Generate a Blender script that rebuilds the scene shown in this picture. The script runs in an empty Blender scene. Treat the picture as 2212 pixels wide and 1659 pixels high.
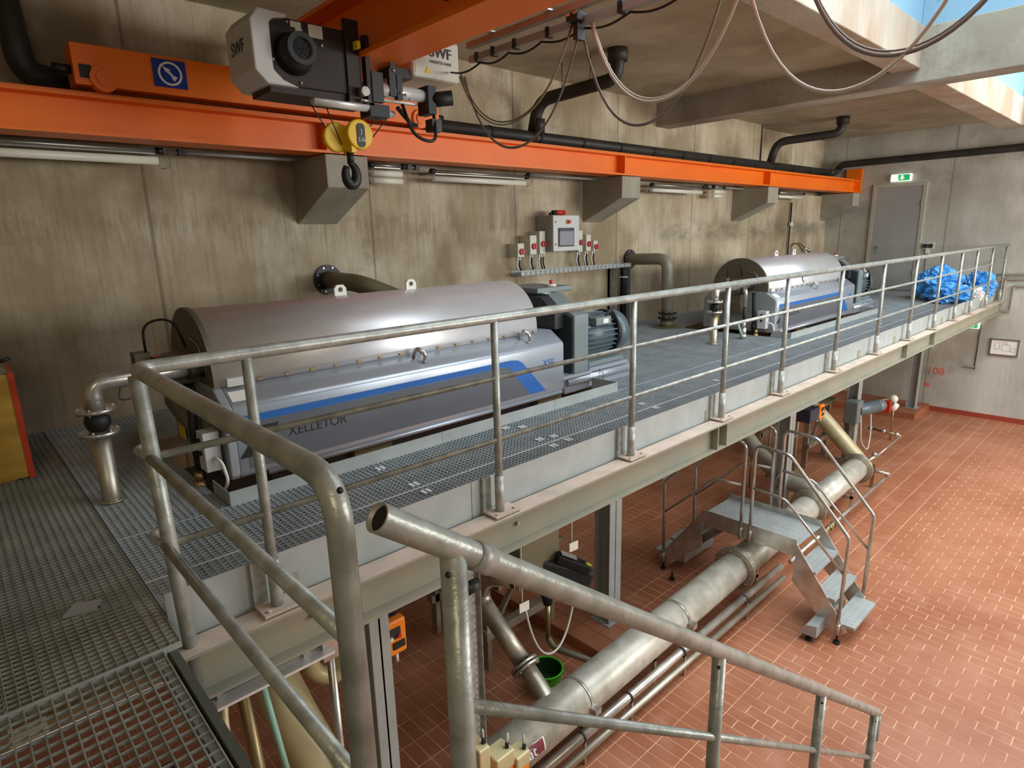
import bpy, math, random
from mathutils import Vector, Matrix
random.seed(7)
PI = math.pi
sc = bpy.context.scene
COL = sc.collection
# ------------------------------------------------------------------ camera
CAM = Vector((0.0, 0.0, 4.68))
_f, _y, _p, _r = 1332.6, math.radians(47.257), math.radians(13.553), math.radians(-1.442)
FW = Vector((math.cos(_p)*math.cos(_y), math.cos(_p)*math.sin(_y), -math.sin(_p)))
_rt = Vector((math.sin(_y), -math.cos(_y), 0)); _up = _rt.cross(FW)
RT = _rt*math.cos(_r) + _up*math.sin(_r); UP = -_rt*math.sin(_r) + _up*math.cos(_r)
cd = bpy.data.cameras.new('camera'); cam = bpy.data.objects.new('camera', cd); COL.objects.link(cam)
cam.matrix_world = Matrix(((RT.x, UP.x, -FW.x, CAM.x), (RT.y, UP.y, -FW.y, CAM.y), (RT.z, UP.z, -FW.z, CAM.z), (0, 0, 0, 1)))
cd.sensor_width = 36.0; cd.lens = _f/2212*36; cd.clip_start = 0.05; cd.clip_end = 200
sc.camera = cam
# ------------------------------------------------------------------ world, light, exposure
w = bpy.data.worlds.new('sky'); sc.world = w; w.use_nodes = True
w.node_tree.nodes['Background'].inputs[0].default_value = (0.62, 0.82, 1.0, 1)
w.node_tree.nodes['Background'].inputs[1].default_value = 1.6
sc.view_settings.view_transform = 'Standard'; sc.view_settings.look = 'None'
sc.view_settings.gamma = 1; sc.view_settings.use_curve_mapping = False
sc.view_settings.exposure = 0.0
def area(name, loc, rot, sx, sy, power, col, spread=180):
    l = bpy.data.lights.new(name, 'AREA'); l.shape = 'RECTANGLE'; l.size = sx; l.size_y = sy; l.energy = power; l.color = col; l.spread = math.radians(spread)
    o = bpy.data.objects.new(name, l); o.location = loc; o.rotation_euler = rot; COL.objects.link(o)
    return o
for xx, pw in ((7.6, 230), (12.2, 520), (16.4, 420)):      # daylight through the windows of the right-hand wall
    area('window_daylight', (xx, -6.75, 5.2), (math.radians(90), 0, 0), 3.2, 2.0, pw, (1.0, 0.98, 0.94))
area('skylight_daylight', (6.2, 0.2, 8.75), (0, 0, 0), 7.4, 4.9, 430, (0.95, 0.98, 1.0), 150)
area('skylight_daylight', (13.5, 0.2, 8.75), (0, 0, 0), 5.4, 4.6, 430, (0.95, 0.98, 1.0), 150)
area('landing_lamp', (-1.6, -2.2, 6.3), (math.radians(38), math.radians(-25), 0), 1.5, 0.3, 45, (1.0, 0.86, 0.6))
sc.cycles.use_denoising = True
sc.cycles.max_bounces = 8; sc.cycles.diffuse_bounces = 4; sc.cycles.glossy_bounces = 4
sc.cycles.sample_clamp_indirect = 6

# ------------------------------------------------------------------ materials
def srgb(r, g, b):
    f = lambda c: (c/255/12.92) if c/255 <= 0.04045 else ((c/255+0.055)/1.055)**2.4
    return (f(r), f(g), f(b), 1)
def mat(name, col, rough=0.5, metal=0.0, col2=None, nscale=8.0, ndetail=4.0, stretch=(1, 1, 1), bump=0.0, mixlo=0.35, mixhi=0.65, emit=None, trans=0.0, bscale=None, world=False, alpha=1.0, spec=None):
    m = bpy.data.materials.new(name); m.use_nodes = True
    nt = m.node_tree; N = nt.nodes; L = nt.links; b = N['Principled BSDF']
    b.inputs['Base Color'].default_value = col; b.inputs['Roughness'].default_value = rough; b.inputs['Metallic'].default_value = metal
    if spec is not None: b.inputs['Specular IOR Level'].default_value = spec
    if trans: b.inputs['Transmission Weight'].default_value = trans
    if alpha < 1: b.inputs['Alpha'].default_value = alpha
    if emit: b.inputs['Emission Color'].default_value = emit[0]; b.inputs['Emission Strength'].default_value = emit[1]
    if col2 is not None or bump:
        if world:
            g = N.new('ShaderNodeNewGeometry'); src = g.outputs['Position']
        else:
            g = N.new('ShaderNodeTexCoord'); src = g.outputs['Object']
        mp = N.new('ShaderNodeMapping'); mp.inputs['Scale'].default_value = stretch; L.new(src, mp.inputs['Vector'])
        n = N.new('ShaderNodeTexNoise'); n.inputs['Scale'].default_value = nscale; n.inputs['Detail'].default_value = ndetail; L.new(mp.outputs[0], n.inputs['Vector'])
        if col2 is not None:
            mr = N.new('ShaderNodeMapRange'); mr.inputs['From Min'].default_value = mixlo; mr.inputs['From Max'].default_value = mixhi; L.new(n.outputs['Fac'], mr.inputs['Value'])
            mx = N.new('ShaderNodeMix'); mx.data_type = 'RGBA'; mx.inputs['A'].default_value = col; mx.inputs['B'].default_value = col2
            L.new(mr.outputs['Result'], mx.inputs['Factor']); L.new(mx.outputs['Result'], b.inputs['Base Color'])
        if bump:
            n2 = n
            if bscale:
                n2 = N.new('ShaderNodeTexNoise'); n2.inputs['Scale'].default_value = bscale; n2.inputs['Detail'].default_value = 3; L.new(mp.outputs[0], n2.inputs['Vector'])
            bp = N.new('ShaderNodeBump'); bp.inputs['Strength'].default_value = bump; bp.inputs['Distance'].default_value = 0.01
            L.new(n2.outputs['Fac'], bp.inputs['Height']); L.new(bp.outputs[0], b.inputs['Normal'])
    return m

def concrete(name, base, dark, light, joint=2.45, axis='x', streak=0.5, stain=True):
    """board-marked, stained cast concrete: clouds, vertical streaks, formwork joints, tie holes"""
    m = bpy.data.materials.new(name); m.use_nodes = True; nt = m.node_tree; N = nt.nodes; L = nt.links; b = N['Principled BSDF']
    b.inputs['Roughness'].default_value = 0.82; b.inputs['Specular IOR Level'].default_value = 0.3
    g = N.new('ShaderNodeNewGeometry'); sep = N.new('ShaderNodeSeparateXYZ'); L.new(g.outputs['Position'], sep.inputs[0])
    def noise(scale, detail, st=(1, 1, 1), rough=0.55):
        mp = N.new('ShaderNodeMapping'); mp.inputs['Scale'].default_value = st; L.new(g.outputs['Position'], mp.inputs['Vector'])
        n = N.new('ShaderNodeTexNoise'); n.inputs['Scale'].default_value = scale; n.inputs['Detail'].default_value = detail; n.inputs['Roughness'].default_value = rough
        L.new(mp.outputs[0], n.inputs['Vector']); return n.outputs['Fac']
    def rng(v, a, c, d=0.0, e=1.0):
        r = N.new('ShaderNodeMapRange'); r.inputs['From Min'].default_value = a; r.inputs['From Max'].default_value = c
        r.inputs['To Min'].default_value = d; r.inputs['To Max'].default_value = e; L.new(v, r.inputs['Value']); return r.outputs['Result']
    def mix(fac, A, B, mode='MIX'):
        x = N.new('ShaderNodeMix'); x.data_type = 'RGBA'; x.blend_type = mode
        for s, v in (('Factor', fac), ('A', A), ('B', B)):
            if isinstance(v, (float, int, tuple)): x.inputs[s].default_value = v
            else: L.new(v, x.inputs[s])
        return x.outputs['Result']
    def math_(op, a, c=None):
        x = N.new('ShaderNodeMath'); x.operation = op
        for i, v in ((0, a), (1, c)):
            if v is None: continue
            if isinstance(v, (float, int)): x.inputs[i].default_value = v
            else: L.new(v, x.inputs[i])
        return x.outputs[0]
    c = mix(rng(noise(0.55, 6), 0.38, 0.62), dark, base)
    c = mix(rng(noise(1.3, 5, (1, 1, 0.6)), 0.45, 0.7), c, light)
    c = mix(math_('MULTIPLY', rng(noise(3.0, 3, (7, 7, 0.35)), 0.5, 0.72), streak), c, dark)
    if stain:
        c = mix(math_('MULTIPLY', rng(noise(0.45, 7, (1, 1, 1.6), 0.7), 0.56, 0.66), 0.45), c, tuple(x*0.55 for x in dark[:3]) + (1,))
    c = mix(rng(noise(26, 3), 0.35, 0.65, 0.0, 0.16), c, dark)
    if stain == 'wall':
        zz = sep.outputs['Z']; xx = sep.outputs['X']
        b1 = math_('MULTIPLY', rng(zz, 4.42, 4.60), rng(zz, 5.0, 4.72)); b1 = math_('MULTIPLY', b1, rng(xx, 9.6, 11.0)); b1 = math_('MULTIPLY', b1, rng(noise(1.1, 6, (1, 1, 2.2), .65), .40, .56))
        c = mix(math_('MULTIPLY', b1, .6), c, (.13, .115, .085, 1))
        b2 = math_('MULTIPLY', rng(zz, 4.45, 4.85), rng(zz, 5.05, 4.9)); b2 = math_('MULTIPLY', b2, rng(noise(6.0, 3, (6, 6, .5)), .45, .6)); b2 = math_('MULTIPLY', b2, rng(xx, 9.0, 6.0))
        c = mix(math_('MULTIPLY', b2, .35), c, (.20, .15, .09, 1))
        b3 = math_('MULTIPLY', math_('MULTIPLY', rng(xx, 6.0, 6.08), rng(xx, 6.68, 6.6)), math_('MULTIPLY', rng(zz, 4.72, 4.8), rng(zz, 5.4, 5.3)))
        b3 = math_('MULTIPLY', b3, rng(noise(2.5, 5, (4, 4, .6)), .3, .6)); c = mix(math_('MULTIPLY', b3, .55), c, (.17, .14, .10, 1))
    if joint:
        co = sep.outputs['X' if axis == 'x' else 'Y']
        d = math_('ABSOLUTE', math_('SUBTRACT', math_('MODULO', math_('ADD', co, 50.0 + 1.0), joint), joint/2))
        line = rng(d, 0.006, 0.022, 0.55, 0.0)
        if axis != 'n': c = mix(line, c, tuple(x*0.35 for x in dark[:3]) + (1,))
    L.new(c, b.inputs['Base Color'])
    bp = N.new('ShaderNodeBump'); bp.inputs['Strength'].default_value = 0.25; bp.inputs['Distance'].default_value = 0.02
    L.new(noise(14, 5, (1, 1, 0.5)), bp.inputs['Height']); L.new(bp.outputs[0], b.inputs['Normal'])
    return m

M = {}
M['wall'] = concrete('concrete_wall', srgb(190, 176, 148), srgb(146, 130, 104), srgb(212, 202, 180), stain='wall')
M['wall_end'] = concrete('concrete_end_wall', srgb(186, 184, 172), srgb(164, 160, 146), srgb(200, 198, 188), joint=2.45, axis='y', streak=0.3)
M['ceil'] = concrete('concrete_ceiling', srgb(182, 176, 150), srgb(160, 152, 128), srgb(196, 190, 166), joint=0, streak=0.1)
M['beamc'] = concrete('concrete_beam', srgb(168, 163, 148), srgb(148, 142, 126), srgb(182, 178, 164), joint=0, streak=0.3)
M['rim'] = concrete('concrete_skylight_rim', srgb(176, 170, 154), srgb(166, 142, 118), srgb(190, 186, 174), joint=0, streak=0.6)
M['plinth'] = mat('tile_plinth', srgb(150, 88, 60), 0.5, col2=srgb(168, 104, 74), nscale=3)
M['galv'] = mat('galvanised_steel', srgb(178, 180, 174), 0.45, 0.3, col2=srgb(150, 152, 146), nscale=16, bump=0.12, mixlo=0.4, mixhi=0.62, world=False)
M['galv_old'] = mat('weathered_galvanised_tube', srgb(172, 175, 168), 0.36, 0.35, col2=srgb(142, 146, 138), nscale=11, bump=0.2, bscale=40, mixlo=0.4, mixhi=0.64)
M['galv_light'] = mat('light_galvanised_plate', srgb(172, 177, 174), 0.5, 0.25, col2=srgb(160, 166, 164), nscale=5, bump=0.05)
M['pipe_galv'] = mat('hot_dip_galvanised_pipe', srgb(204, 201, 188), 0.42, 0.3, col2=srgb(180, 177, 162), nscale=7, bump=0.08, mixlo=.4, mixhi=.6)
M['beam_paint'] = mat('grey_painted_beam', srgb(150, 143, 124), 0.55, 0.1, col2=srgb(138, 138, 122), nscale=3)
M['dust'] = mat('dusty_flange_top', srgb(200, 180, 165), 0.85, 0.0, col2=srgb(180, 165, 148), nscale=6)
M['grate'] = mat('grating_steel', srgb(174, 184, 188), 0.5, 0.15, col2=srgb(158, 168, 172), nscale=4, world=True)
M['grate_shaded'] = mat('shaded_grating_steel', srgb(154, 158, 150), 0.55, 0.1, col2=srgb(134, 138, 130), nscale=4, world=True)  # same grating steel, darkened for the dimmer light at the left
M['clip'] = mat('bright_zinc', srgb(235, 238, 238), 0.35, 0.4)
M['steel'] = mat('stainless_steel', srgb(208, 206, 200), 0.28, 0.75, col2=srgb(176, 170, 160), nscale=6, bump=0.04)
M['steel_dull'] = mat('dull_stainless_steel', srgb(190, 184, 170), 0.4, 0.75, col2=srgb(165, 158, 142), nscale=4, bump=0.05)
M['hood'] = mat('brushed_hood_steel', srgb(226, 226, 228), 0.38, 0.5, col2=srgb(218, 217, 218), nscale=3, stretch=(1, 3, 3), bump=0.05)
M['disc'] = mat('dark_matt_end_plate', srgb(112, 106, 88), 0.55, 0.5)
M['silver'] = mat('silver_lacquer', srgb(176, 184, 194), 0.28, 0.45)
M['mach_grey'] = mat('grey_decal', srgb(96, 98, 104), 0.4, 0.1)
M['mach_blue'] = mat('blue_decal', srgb(44, 104, 178), 0.35, 0.1)
M['char'] = mat('charcoal_lacquer', srgb(44, 48, 50), 0.5, 0.1)
M['slate'] = mat('slate_green_lacquer', srgb(118, 130, 130), 0.42, 0.15)
M['slate_light'] = mat('pale_slate_lacquer', srgb(150, 156, 158), 0.42, 0.1)
M['plate_dark'] = mat('dark_galvanised_plate', srgb(88, 92, 84), 0.5, 0.2)
M['motor'] = mat('motor_blue_grey', srgb(96, 112, 120), 0.42, 0.2)
M['black'] = mat('black_plastic', srgb(24, 24, 26), 0.5)
M['pipe_black'] = mat('black_drain_pipe', srgb(38, 36, 32), 0.55, col2=srgb(52, 48, 42), nscale=3)
M['rubber'] = mat('black_rubber', srgb(22, 20, 20), 0.6)
M['orange'] = mat('crane_orange', srgb(244, 122, 4), 0.45, col2=srgb(238, 112, 2), nscale=1.5)
M['orange_box'] = mat('orange_housing', srgb(250, 140, 30), 0.4)
M['navy'] = mat('navy_housing', srgb(44, 46, 66), 0.45)
M['blue_sign'] = mat('blue_sign', srgb(16, 50, 150), 0.35)
M['white'] = mat('white_paint', srgb(228, 230, 226), 0.4)
M['offwhite'] = mat('light_grey_plastic', srgb(205, 205, 190), 0.45)
M['grey_box'] = mat('pale_grey_enamel', srgb(200, 202, 200), 0.4)
M['grey_face'] = mat('mid_grey_enamel', srgb(150, 152, 148), 0.4)
M['brownblack'] = mat('brown_black_steel', srgb(44, 36, 32), 0.5, 0.3)
M['yellow'] = mat('hook_yellow', srgb(238, 196, 20), 0.35)
M['red'] = mat('red_plastic', srgb(200, 40, 30), 0.4)
M['red_paint'] = mat('sprayed_orange_paint', srgb(226, 100, 78), 0.8)
M['maroon'] = mat('maroon_label', srgb(118, 44, 54), 0.4)
M['green'] = mat('green_bucket_plastic', srgb(70, 180, 30), 0.4)
M['dgreen'] = mat('dark_green_inside', srgb(16, 60, 24), 0.5)
M['drain_grey'] = mat('grey_pipe_paint', srgb(160, 156, 140), 0.45, 0.2, col2=srgb(146, 142, 128), nscale=4)
M['olive'] = mat('dark_olive_pipe', srgb(118, 112, 88), 0.5, 0.2)
M['drain_cream'] = mat('aged_cream_pipe', srgb(192, 184, 148), 0.42, 0.2, col2=srgb(170, 162, 128), nscale=4)
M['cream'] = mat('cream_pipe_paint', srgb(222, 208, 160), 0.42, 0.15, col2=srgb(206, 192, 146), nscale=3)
M['lamp'] = mat('lamp_diffuser', srgb(222, 222, 205), 0.3, emit=((1, 0.97, 0.85, 1), 0.05))
M['lamp_metal'] = mat('lamp_tray_metal', srgb(150, 148, 140), 0.3, 0.7)
M['screen'] = mat('panel_screen', srgb(120, 124, 134), 0.15, emit=((0.35, 0.37, 0.42, 1), 0.15))
M['exit_green'] = mat('exit_green', srgb(20, 150, 70), 0.4, emit=((0.02, 0.5, 0.15, 1), 0.6))
M['exit_white'] = mat('exit_white', srgb(235, 245, 238), 0.4, emit=((0.85, 1, 0.9, 1), 0.8))
M['door'] = mat('grey_steel_door', srgb(166, 168, 164), 0.45, 0.05, col2=srgb(156, 158, 156), nscale=0.8)
M['door_frame'] = mat('door_frame_grey', srgb(176, 174, 158), 0.5)
M['tile_skirt'] = mat('red_skirting', srgb(150, 62, 42), 0.5)
M['grout'] = mat('tile_grout', srgb(226, 186, 152), 0.8, col2=srgb(196, 150, 120), nscale=2)
M['bag'] = mat('blue_plastic_film', srgb(84, 170, 232), 0.3, col2=srgb(50, 138, 220), nscale=6, spec=0.7)
M['bag_white'] = mat('white_film', srgb(225, 222, 218), 0.3)
M['cable_g'] = mat('grey_flat_cable', srgb(128, 124, 118), 0.45)
M['cable_w'] = mat('white_cable', srgb(196, 194, 182), 0.45)
M['shaft'] = mat('pale_blue_skylight_panel', srgb(140, 178, 198), 0.6, col2=srgb(132, 172, 194), nscale=0.7)
M['ply'] = mat('yellow_plywood', srgb(200, 160, 60), 0.6, col2=srgb(176, 136, 50), nscale=3, stretch=(1, 1, 5))
M['red_frame'] = mat('red_orange_frame', srgb(200, 60, 20), 0.5)
M['mint'] = mat('mint_hose', srgb(150, 196, 176), 0.4)
M['yg'] = mat('yellow_green_cable', srgb(190, 190, 60), 0.4)
M['brass'] = mat('dull_brass', srgb(170, 150, 110), 0.35, 0.8)
M['paper'] = mat('paper_label', srgb(232, 230, 218), 0.6)
M['hose_y'] = mat('signal_yellow_sticker', srgb(236, 206, 30), 0.5)
M['pit'] = mat('beige_slab_paint', srgb(206, 188, 150), 0.7, col2=srgb(158, 140, 108), nscale=3)
M['wood'] = mat('pallet_wood', srgb(170, 140, 100), 0.7)
def tilemat():
    m = bpy.data.materials.new('quarry_tile'); m.use_nodes = True; nt = m.node_tree; N = nt.nodes; L = nt.links; b = N['Principled BSDF']
    g = N.new('ShaderNodeNewGeometry')
    vo = N.new('ShaderNodeTexWhiteNoise')
    mp = N.new('ShaderNodeVectorMath'); mp.operation = 'SNAP'; mp.inputs[1].default_value = (0.135, 0.135, 10)
    ad = N.new('ShaderNodeVectorMath'); ad.operation = 'ADD'; ad.inputs[1].default_value = (50, 50, 5)
    L.new(g.outputs['Position'], ad.inputs[0]); L.new(ad.outputs[0], mp.inputs[0])
    n = N.new('ShaderNodeTexNoise'); n.inputs['Scale'].default_value = 0.9; n.inputs['Detail'].default_value = 5; L.new(g.outputs['Position'], n.inputs['Vector'])
    n3 = N.new('ShaderNodeTexNoise'); n3.inputs['Scale'].default_value = 3.4; n3.inputs['Detail'].default_value = 4; L.new(g.outputs['Position'], n3.inputs['Vector'])
    r = N.new('ShaderNodeMapRange'); r.inputs['From Min'].default_value = .36; r.inputs['From Max'].default_value = .64; L.new(n.outputs['Fac'], r.inputs['Value'])
    x = N.new('ShaderNodeMix'); x.data_type = 'RGBA'; x.inputs['A'].default_value = srgb(152, 92, 62); x.inputs['B'].default_value = srgb(170, 112, 82); L.new(r.outputs['Result'], x.inputs['Factor'])
    r3 = N.new('ShaderNodeMapRange'); r3.inputs['From Min'].default_value = .5; r3.inputs['From Max'].default_value = .75; r3.inputs['To Max'].default_value = .5; L.new(n3.outputs['Fac'], r3.inputs['Value'])
    x2 = N.new('ShaderNodeMix'); x2.data_type = 'RGBA'; x2.inputs['B'].default_value = srgb(182, 130, 104); L.new(x.outputs['Result'], x2.inputs['A']); L.new(r3.outputs['Result'], x2.inputs['Factor'])
    L.new(x2.outputs['Result'], b.inputs['Base Color']); b.inputs['Roughness'].default_value = 0.42
    bp = N.new('ShaderNodeBump'); bp.inputs['Strength'].default_value = 0.15; bp.inputs['Distance'].default_value = 0.004
    n2 = N.new('ShaderNodeTexNoise'); n2.inputs['Scale'].default_value = 30; L.new(g.outputs['Position'], n2.inputs['Vector']); L.new(n2.outputs['Fac'], bp.inputs['Height']); L.new(bp.outputs[0], b.inputs['Normal'])
    return m
M['tile'] = tilemat()

# ------------------------------------------------------------------ mesh helpers (all coordinates are world metres)
def V(*a): return Vector(a)
class MB:
    def __init__(s): s.v = []; s.f = []; s.sm = []
    def add(s, vs, fs, smooth=False):
        o = len(s.v); s.v += [tuple(v) for v in vs]
        for f in fs: s.f.append(tuple(i+o for i in f)); s.sm.append(smooth)
        return s
    def box(s, x0, x1, y0, y1, z0, z1):
        s.add([(x0, y0, z0), (x1, y0, z0), (x1, y1, z0), (x0, y1, z0), (x0, y0, z1), (x1, y0, z1), (x1, y1, z1), (x0, y1, z1)],
              [(0, 3, 2, 1), (4, 5, 6, 7), (0, 1, 5, 4), (1, 2, 6, 5), (2, 3, 7, 6), (3, 0, 4, 7)]); return s
    def cbox(s, c, d): return s.box(c[0]-d[0]/2, c[0]+d[0]/2, c[1]-d[1]/2, c[1]+d[1]/2, c[2]-d[2]/2, c[2]+d[2]/2)
    def obox(s, a, b, w, h, up=(0, 0, 1)):
        """box beam from a to b, width w sideways and height h along up"""
        a = Vector(a); b = Vector(b); t = (b-a).normalized(); sd = t.cross(Vector(up))
        if sd.length < 1e-4: sd = t.cross(Vector((1, 0, 0)))
        sd.normalize(); u = sd.cross(t)
        vs = [p + sd*i*w/2 + u*j*h/2 for p in (a, b) for i, j in ((-1, -1), (1, -1), (1, 1), (-1, 1))]
        s.add(vs, [(0, 1, 2, 3), (7, 6, 5, 4), (0, 4, 5, 1), (1, 5, 6, 2), (2, 6, 7, 3), (3, 7, 4, 0)]); return s
    def prism(s, poly, axis, a, b, smooth=False):
        """poly in the plane across axis, extruded from a to b"""
        n = len(poly)
        def P(u, v, t): return {'x': (t, u, v), 'y': (u, t, v), 'z': (u, v, t)}[axis]
        vs = [P(u, v, a) for u, v in poly] + [P(u, v, b) for u, v in poly]
        s.add(vs, [tuple(range(n-1, -1, -1)), tuple(range(n, 2*n))]); o = len(s.v)-2*n
        for i in range(n):
            j = (i+1) % n; s.f.append((o+i, o+j, o+n+j, o+n+i)); s.sm.append(smooth)
        return s
    def sweep(s, pts, r, seg=12, cap=True, flat=None):
        pts = [Vector(p) for p in pts]; n = len(pts)
        T = []
        for i in range(n):
            a = pts[max(i-1, 0)]; b = pts[min(i+1, n-1)]; T.append((b-a).normalized())
        ref = Vector((0, 0, 1)) if abs(T[0].z) < 0.9 else Vector((1, 0, 0))
        nr = T[0].cross(ref).normalized(); o = len(s.v); rr = r if isinstance(r, (list, tuple)) else [r]*n
        for i in range(n):
            if i: 
                nr = (nr - T[i]*nr.dot(T[i]))
                nr.normalize()
            bi = T[i].cross(nr)
            sc_ = 1.0
            if 0 < i < n-1:
                d1 = (pts[i]-pts[i-1]).normalized(); c = max(0.5, d1.dot(T[i])); 
            fx, fy = flat if flat else (1, 1)
            for k in range(seg):
                an = 2*PI*k/seg; s.v.append(tuple(pts[i] + nr*(math.cos(an)*rr[i]*fx) + bi*(math.sin(an)*rr[i]*fy)))
        for i in range(n-1):
            for k in range(seg):
                k2 = (k+1) % seg
                s.f.append((o+i*seg+k, o+i*seg+k2, o+(i+1)*seg+k2, o+(i+1)*seg+k)); s.sm.append(True)
        if cap:
            s.f.append(tuple(o+k for k in range(seg-1, -1, -1))); s.sm.append(False)
            s.f.append(tuple(o+(n-1)*seg+k for k in range(seg))); s.sm.append(False)
        return s
    def cyl(s, a, b, r, seg=14, r2=None): return s.sweep([a, b], [r, r if r2 is None else r2], seg)
    def pipe(s, pts, r, bend=0.1, seg=14, cap=True, flat=None, n=6): return s.sweep(fillet(pts, bend, n), r, seg, cap, flat)
    def ring(s, a, b, r0, r1, seg=18):
        """hollow collar between a and b, inner r0 outer r1"""
        a = Vector(a); b = Vector(b); t = (b-a).normalized(); ref = Vector((0, 0, 1)) if abs(t.z) < 0.9 else Vector((1, 0, 0))
        u = t.cross(ref).normalized(); v = t.cross(u); o = len(s.v)
        for p in (a, b):
            for r in (r0, r1):
                for k in range(seg): an = 2*PI*k/seg; s.v.append(tuple(p+u*math.cos(an)*r+v*math.sin(an)*r))
        for k in range(seg):
            k2 = (k+1) % seg; A0, A1, B0, B1 = o, o+seg, o+2*seg, o+3*seg
            for q, smo in (((A0+k, A0+k2, A1+k2, A1+k), False), ((B0+k, B1+k, B1+k2, B0+k2), False), ((A1+k, A1+k2, B1+k2, B1+k), True), ((A0+k, B0+k, B0+k2, A0+k2), True)):
                s.f.append(q); s.sm.append(smo)
        return s
    def ball(s, c, r, seg=10, rings=6, sq=(1, 1, 1)):
        o = len(s.v)
        for i in range(rings+1):
            th = PI*i/rings
            for k in range(seg):
                an = 2*PI*k/seg; s.v.append((c[0]+r*sq[0]*math.sin(th)*math.cos(an), c[1]+r*sq[1]*math.sin(th)*math.sin(an), c[2]+r*sq[2]*math.cos(th)))
        for i in range(rings):
            for k in range(seg):
                k2 = (k+1) % seg; s.f.append((o+i*seg+k, o+(i+1)*seg+k, o+(i+1)*seg+k2, o+i*seg+k2)); s.sm.append(True)
        return s
    def build(s, name, m, parent=None, bevel=0.0, origin=None, kind=None, label=None):
        me = bpy.data.meshes.new(name)
        o3 = Vector((0, 0, 0))
        p = parent
        while p is not None: o3 += p.location; p = p.parent
        if parent is None and origin is not None: o3 = Vector(origin)
        me.from_pydata([(x-o3.x, y-o3.y, z-o3.z) for x, y, z in s.v], [], s.f)
        me.polygons.foreach_set('use_smooth', s.sm); me.materials.append(M[m] if isinstance(m, str) else m)
        o = bpy.data.objects.new(name, me); COL.objects.link(o)
        if parent is not None: o.parent = parent
        elif origin is not None: o.location = origin
        if bevel:
            bm = o.modifiers.new('edge', 'BEVEL'); bm.width = bevel; bm.segments = 2; bm.limit_method = 'ANGLE'; bm.angle_limit = math.radians(40); bm.harden_normals = False
        if kind: o['kind'] = kind
        if label: o['label'] = label
        return o
def fillet(pts, bend, n=6):
    pts = [Vector(p) for p in pts]; out = [pts[0]]
    bs = bend if isinstance(bend, (list, tuple)) else [bend]*len(pts)
    for i in range(1, len(pts)-1):
        a, p, b = pts[i-1], pts[i], pts[i+1]; d1 = (a-p); d2 = (b-p); l = min(bs[i], d1.length*0.49, d2.length*0.49)
        if l < 1e-4: out.append(p); continue
        A = p + d1.normalized()*l; B = p + d2.normalized()*l
        for k in range(n+1):
            t = k/n; q = A*(1-t)**2 + p*2*t*(1-t) + B*t*t
            # blend quadratic towards a circular arc
            out.append(q)
    out.append(pts[-1]); return out
def tag(o, label, cat, group=None, kind=None):
    o['label'] = label; o['category'] = cat
    if group: o['group'] = group
    if kind: o['kind'] = kind
    return o
def T(name, label, cat, loc, group=None):
    o = bpy.data.objects.new(name, None); o.empty_display_size = 0.1; COL.objects.link(o); o.location = loc
    return tag(o, label, cat, group)
def S(name, parent=None):
    o = bpy.data.objects.new(name, None); COL.objects.link(o); o['kind'] = 'structure'
    return o
def struct(o): o['kind'] = 'structure'; return o
CHILD = {}
def copy_tree(o, parent=None):
    c = o.copy(); COL.objects.link(c)
    if parent is not None: c.parent = parent
    for ch in [x for x in list(bpy.data.objects) if x.parent is o]: copy_tree(ch, c)
    return c
def text(name, body, m, parent, loc, rot, size, ext=0.002, align='CENTER', sx=1.0):
    c = bpy.data.curves.new(name, 'FONT'); c.body = body; c.size = size; c.extrude = ext; c.align_x = align; c.align_y = 'CENTER'
    tmp = bpy.data.objects.new(name, c); me = bpy.data.meshes.new_from_object(tmp); bpy.data.objects.remove(tmp); bpy.data.curves.remove(c)
    me.materials.clear(); me.materials.append(M[m]); o = bpy.data.objects.new(name, me); COL.objects.link(o)
    o3 = Vector((0, 0, 0)); p = parent
    while p is not None: o3 += p.location; p = p.parent
    o.parent = parent; o.location = Vector(loc)-o3; o.rotation_euler = rot; o.scale = (sx, 1, 1)
    return o
def ibeam_x(x0, x1, yc, z0, z1, wf, tf, tw, mb=None):
    m = mb or MB(); m.box(x0, x1, yc-wf/2, yc+wf/2, z0, z0+tf); m.box(x0, x1, yc-wf/2, yc+wf/2, z1-tf, z1); m.box(x0, x1, yc-tw/2, yc+tw/2, z0+tf, z1-tf); return m
def flange(parent, name, a, b, r, m='steel', bolts=8, rin=0.0, boltm='brass'):
    """pipe flange disc from a to b with a ring of bolts, one part"""
    a = Vector(a); b = Vector(b); t = (b-a).normalized(); mb = MB()
    mb.cyl(a, b, r, 24)
    f = mb.build(name, m, parent)
    u = t.cross(Vector((0, 0, 1)) if abs(t.z) < .9 else Vector((1, 0, 0))).normalized(); v = t.cross(u); bb = MB()
    for k in range(bolts):
        an = 2*PI*(k+.5)/bolts; c = (a+b)/2 + u*math.cos(an)*r*.84 + v*math.sin(an)*r*.84; L = (b-a).length/2+0.014
        bb.cyl(c-t*L, c+t*L, 0.011 if r > .12 else 0.008, 6)
    bb.build('bolt_ring', boltm, f)['kind'] = 'stuff'
    return f

G = 3.03; EW = 18.4; LW = 6.95; ZC = 6.95
# ================================================================== SETTING
fl = struct(MB().box(-3, EW, -7, LW, -0.2, -0.0022).build('floor', 'grout'))
tl, tw = 0.27, 0.135
tiles = []
def add_row(x0, x1, y0, y1): tiles.append((x0+.0045, x1-.0045, y0+.0045, y1-.0045))
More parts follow.
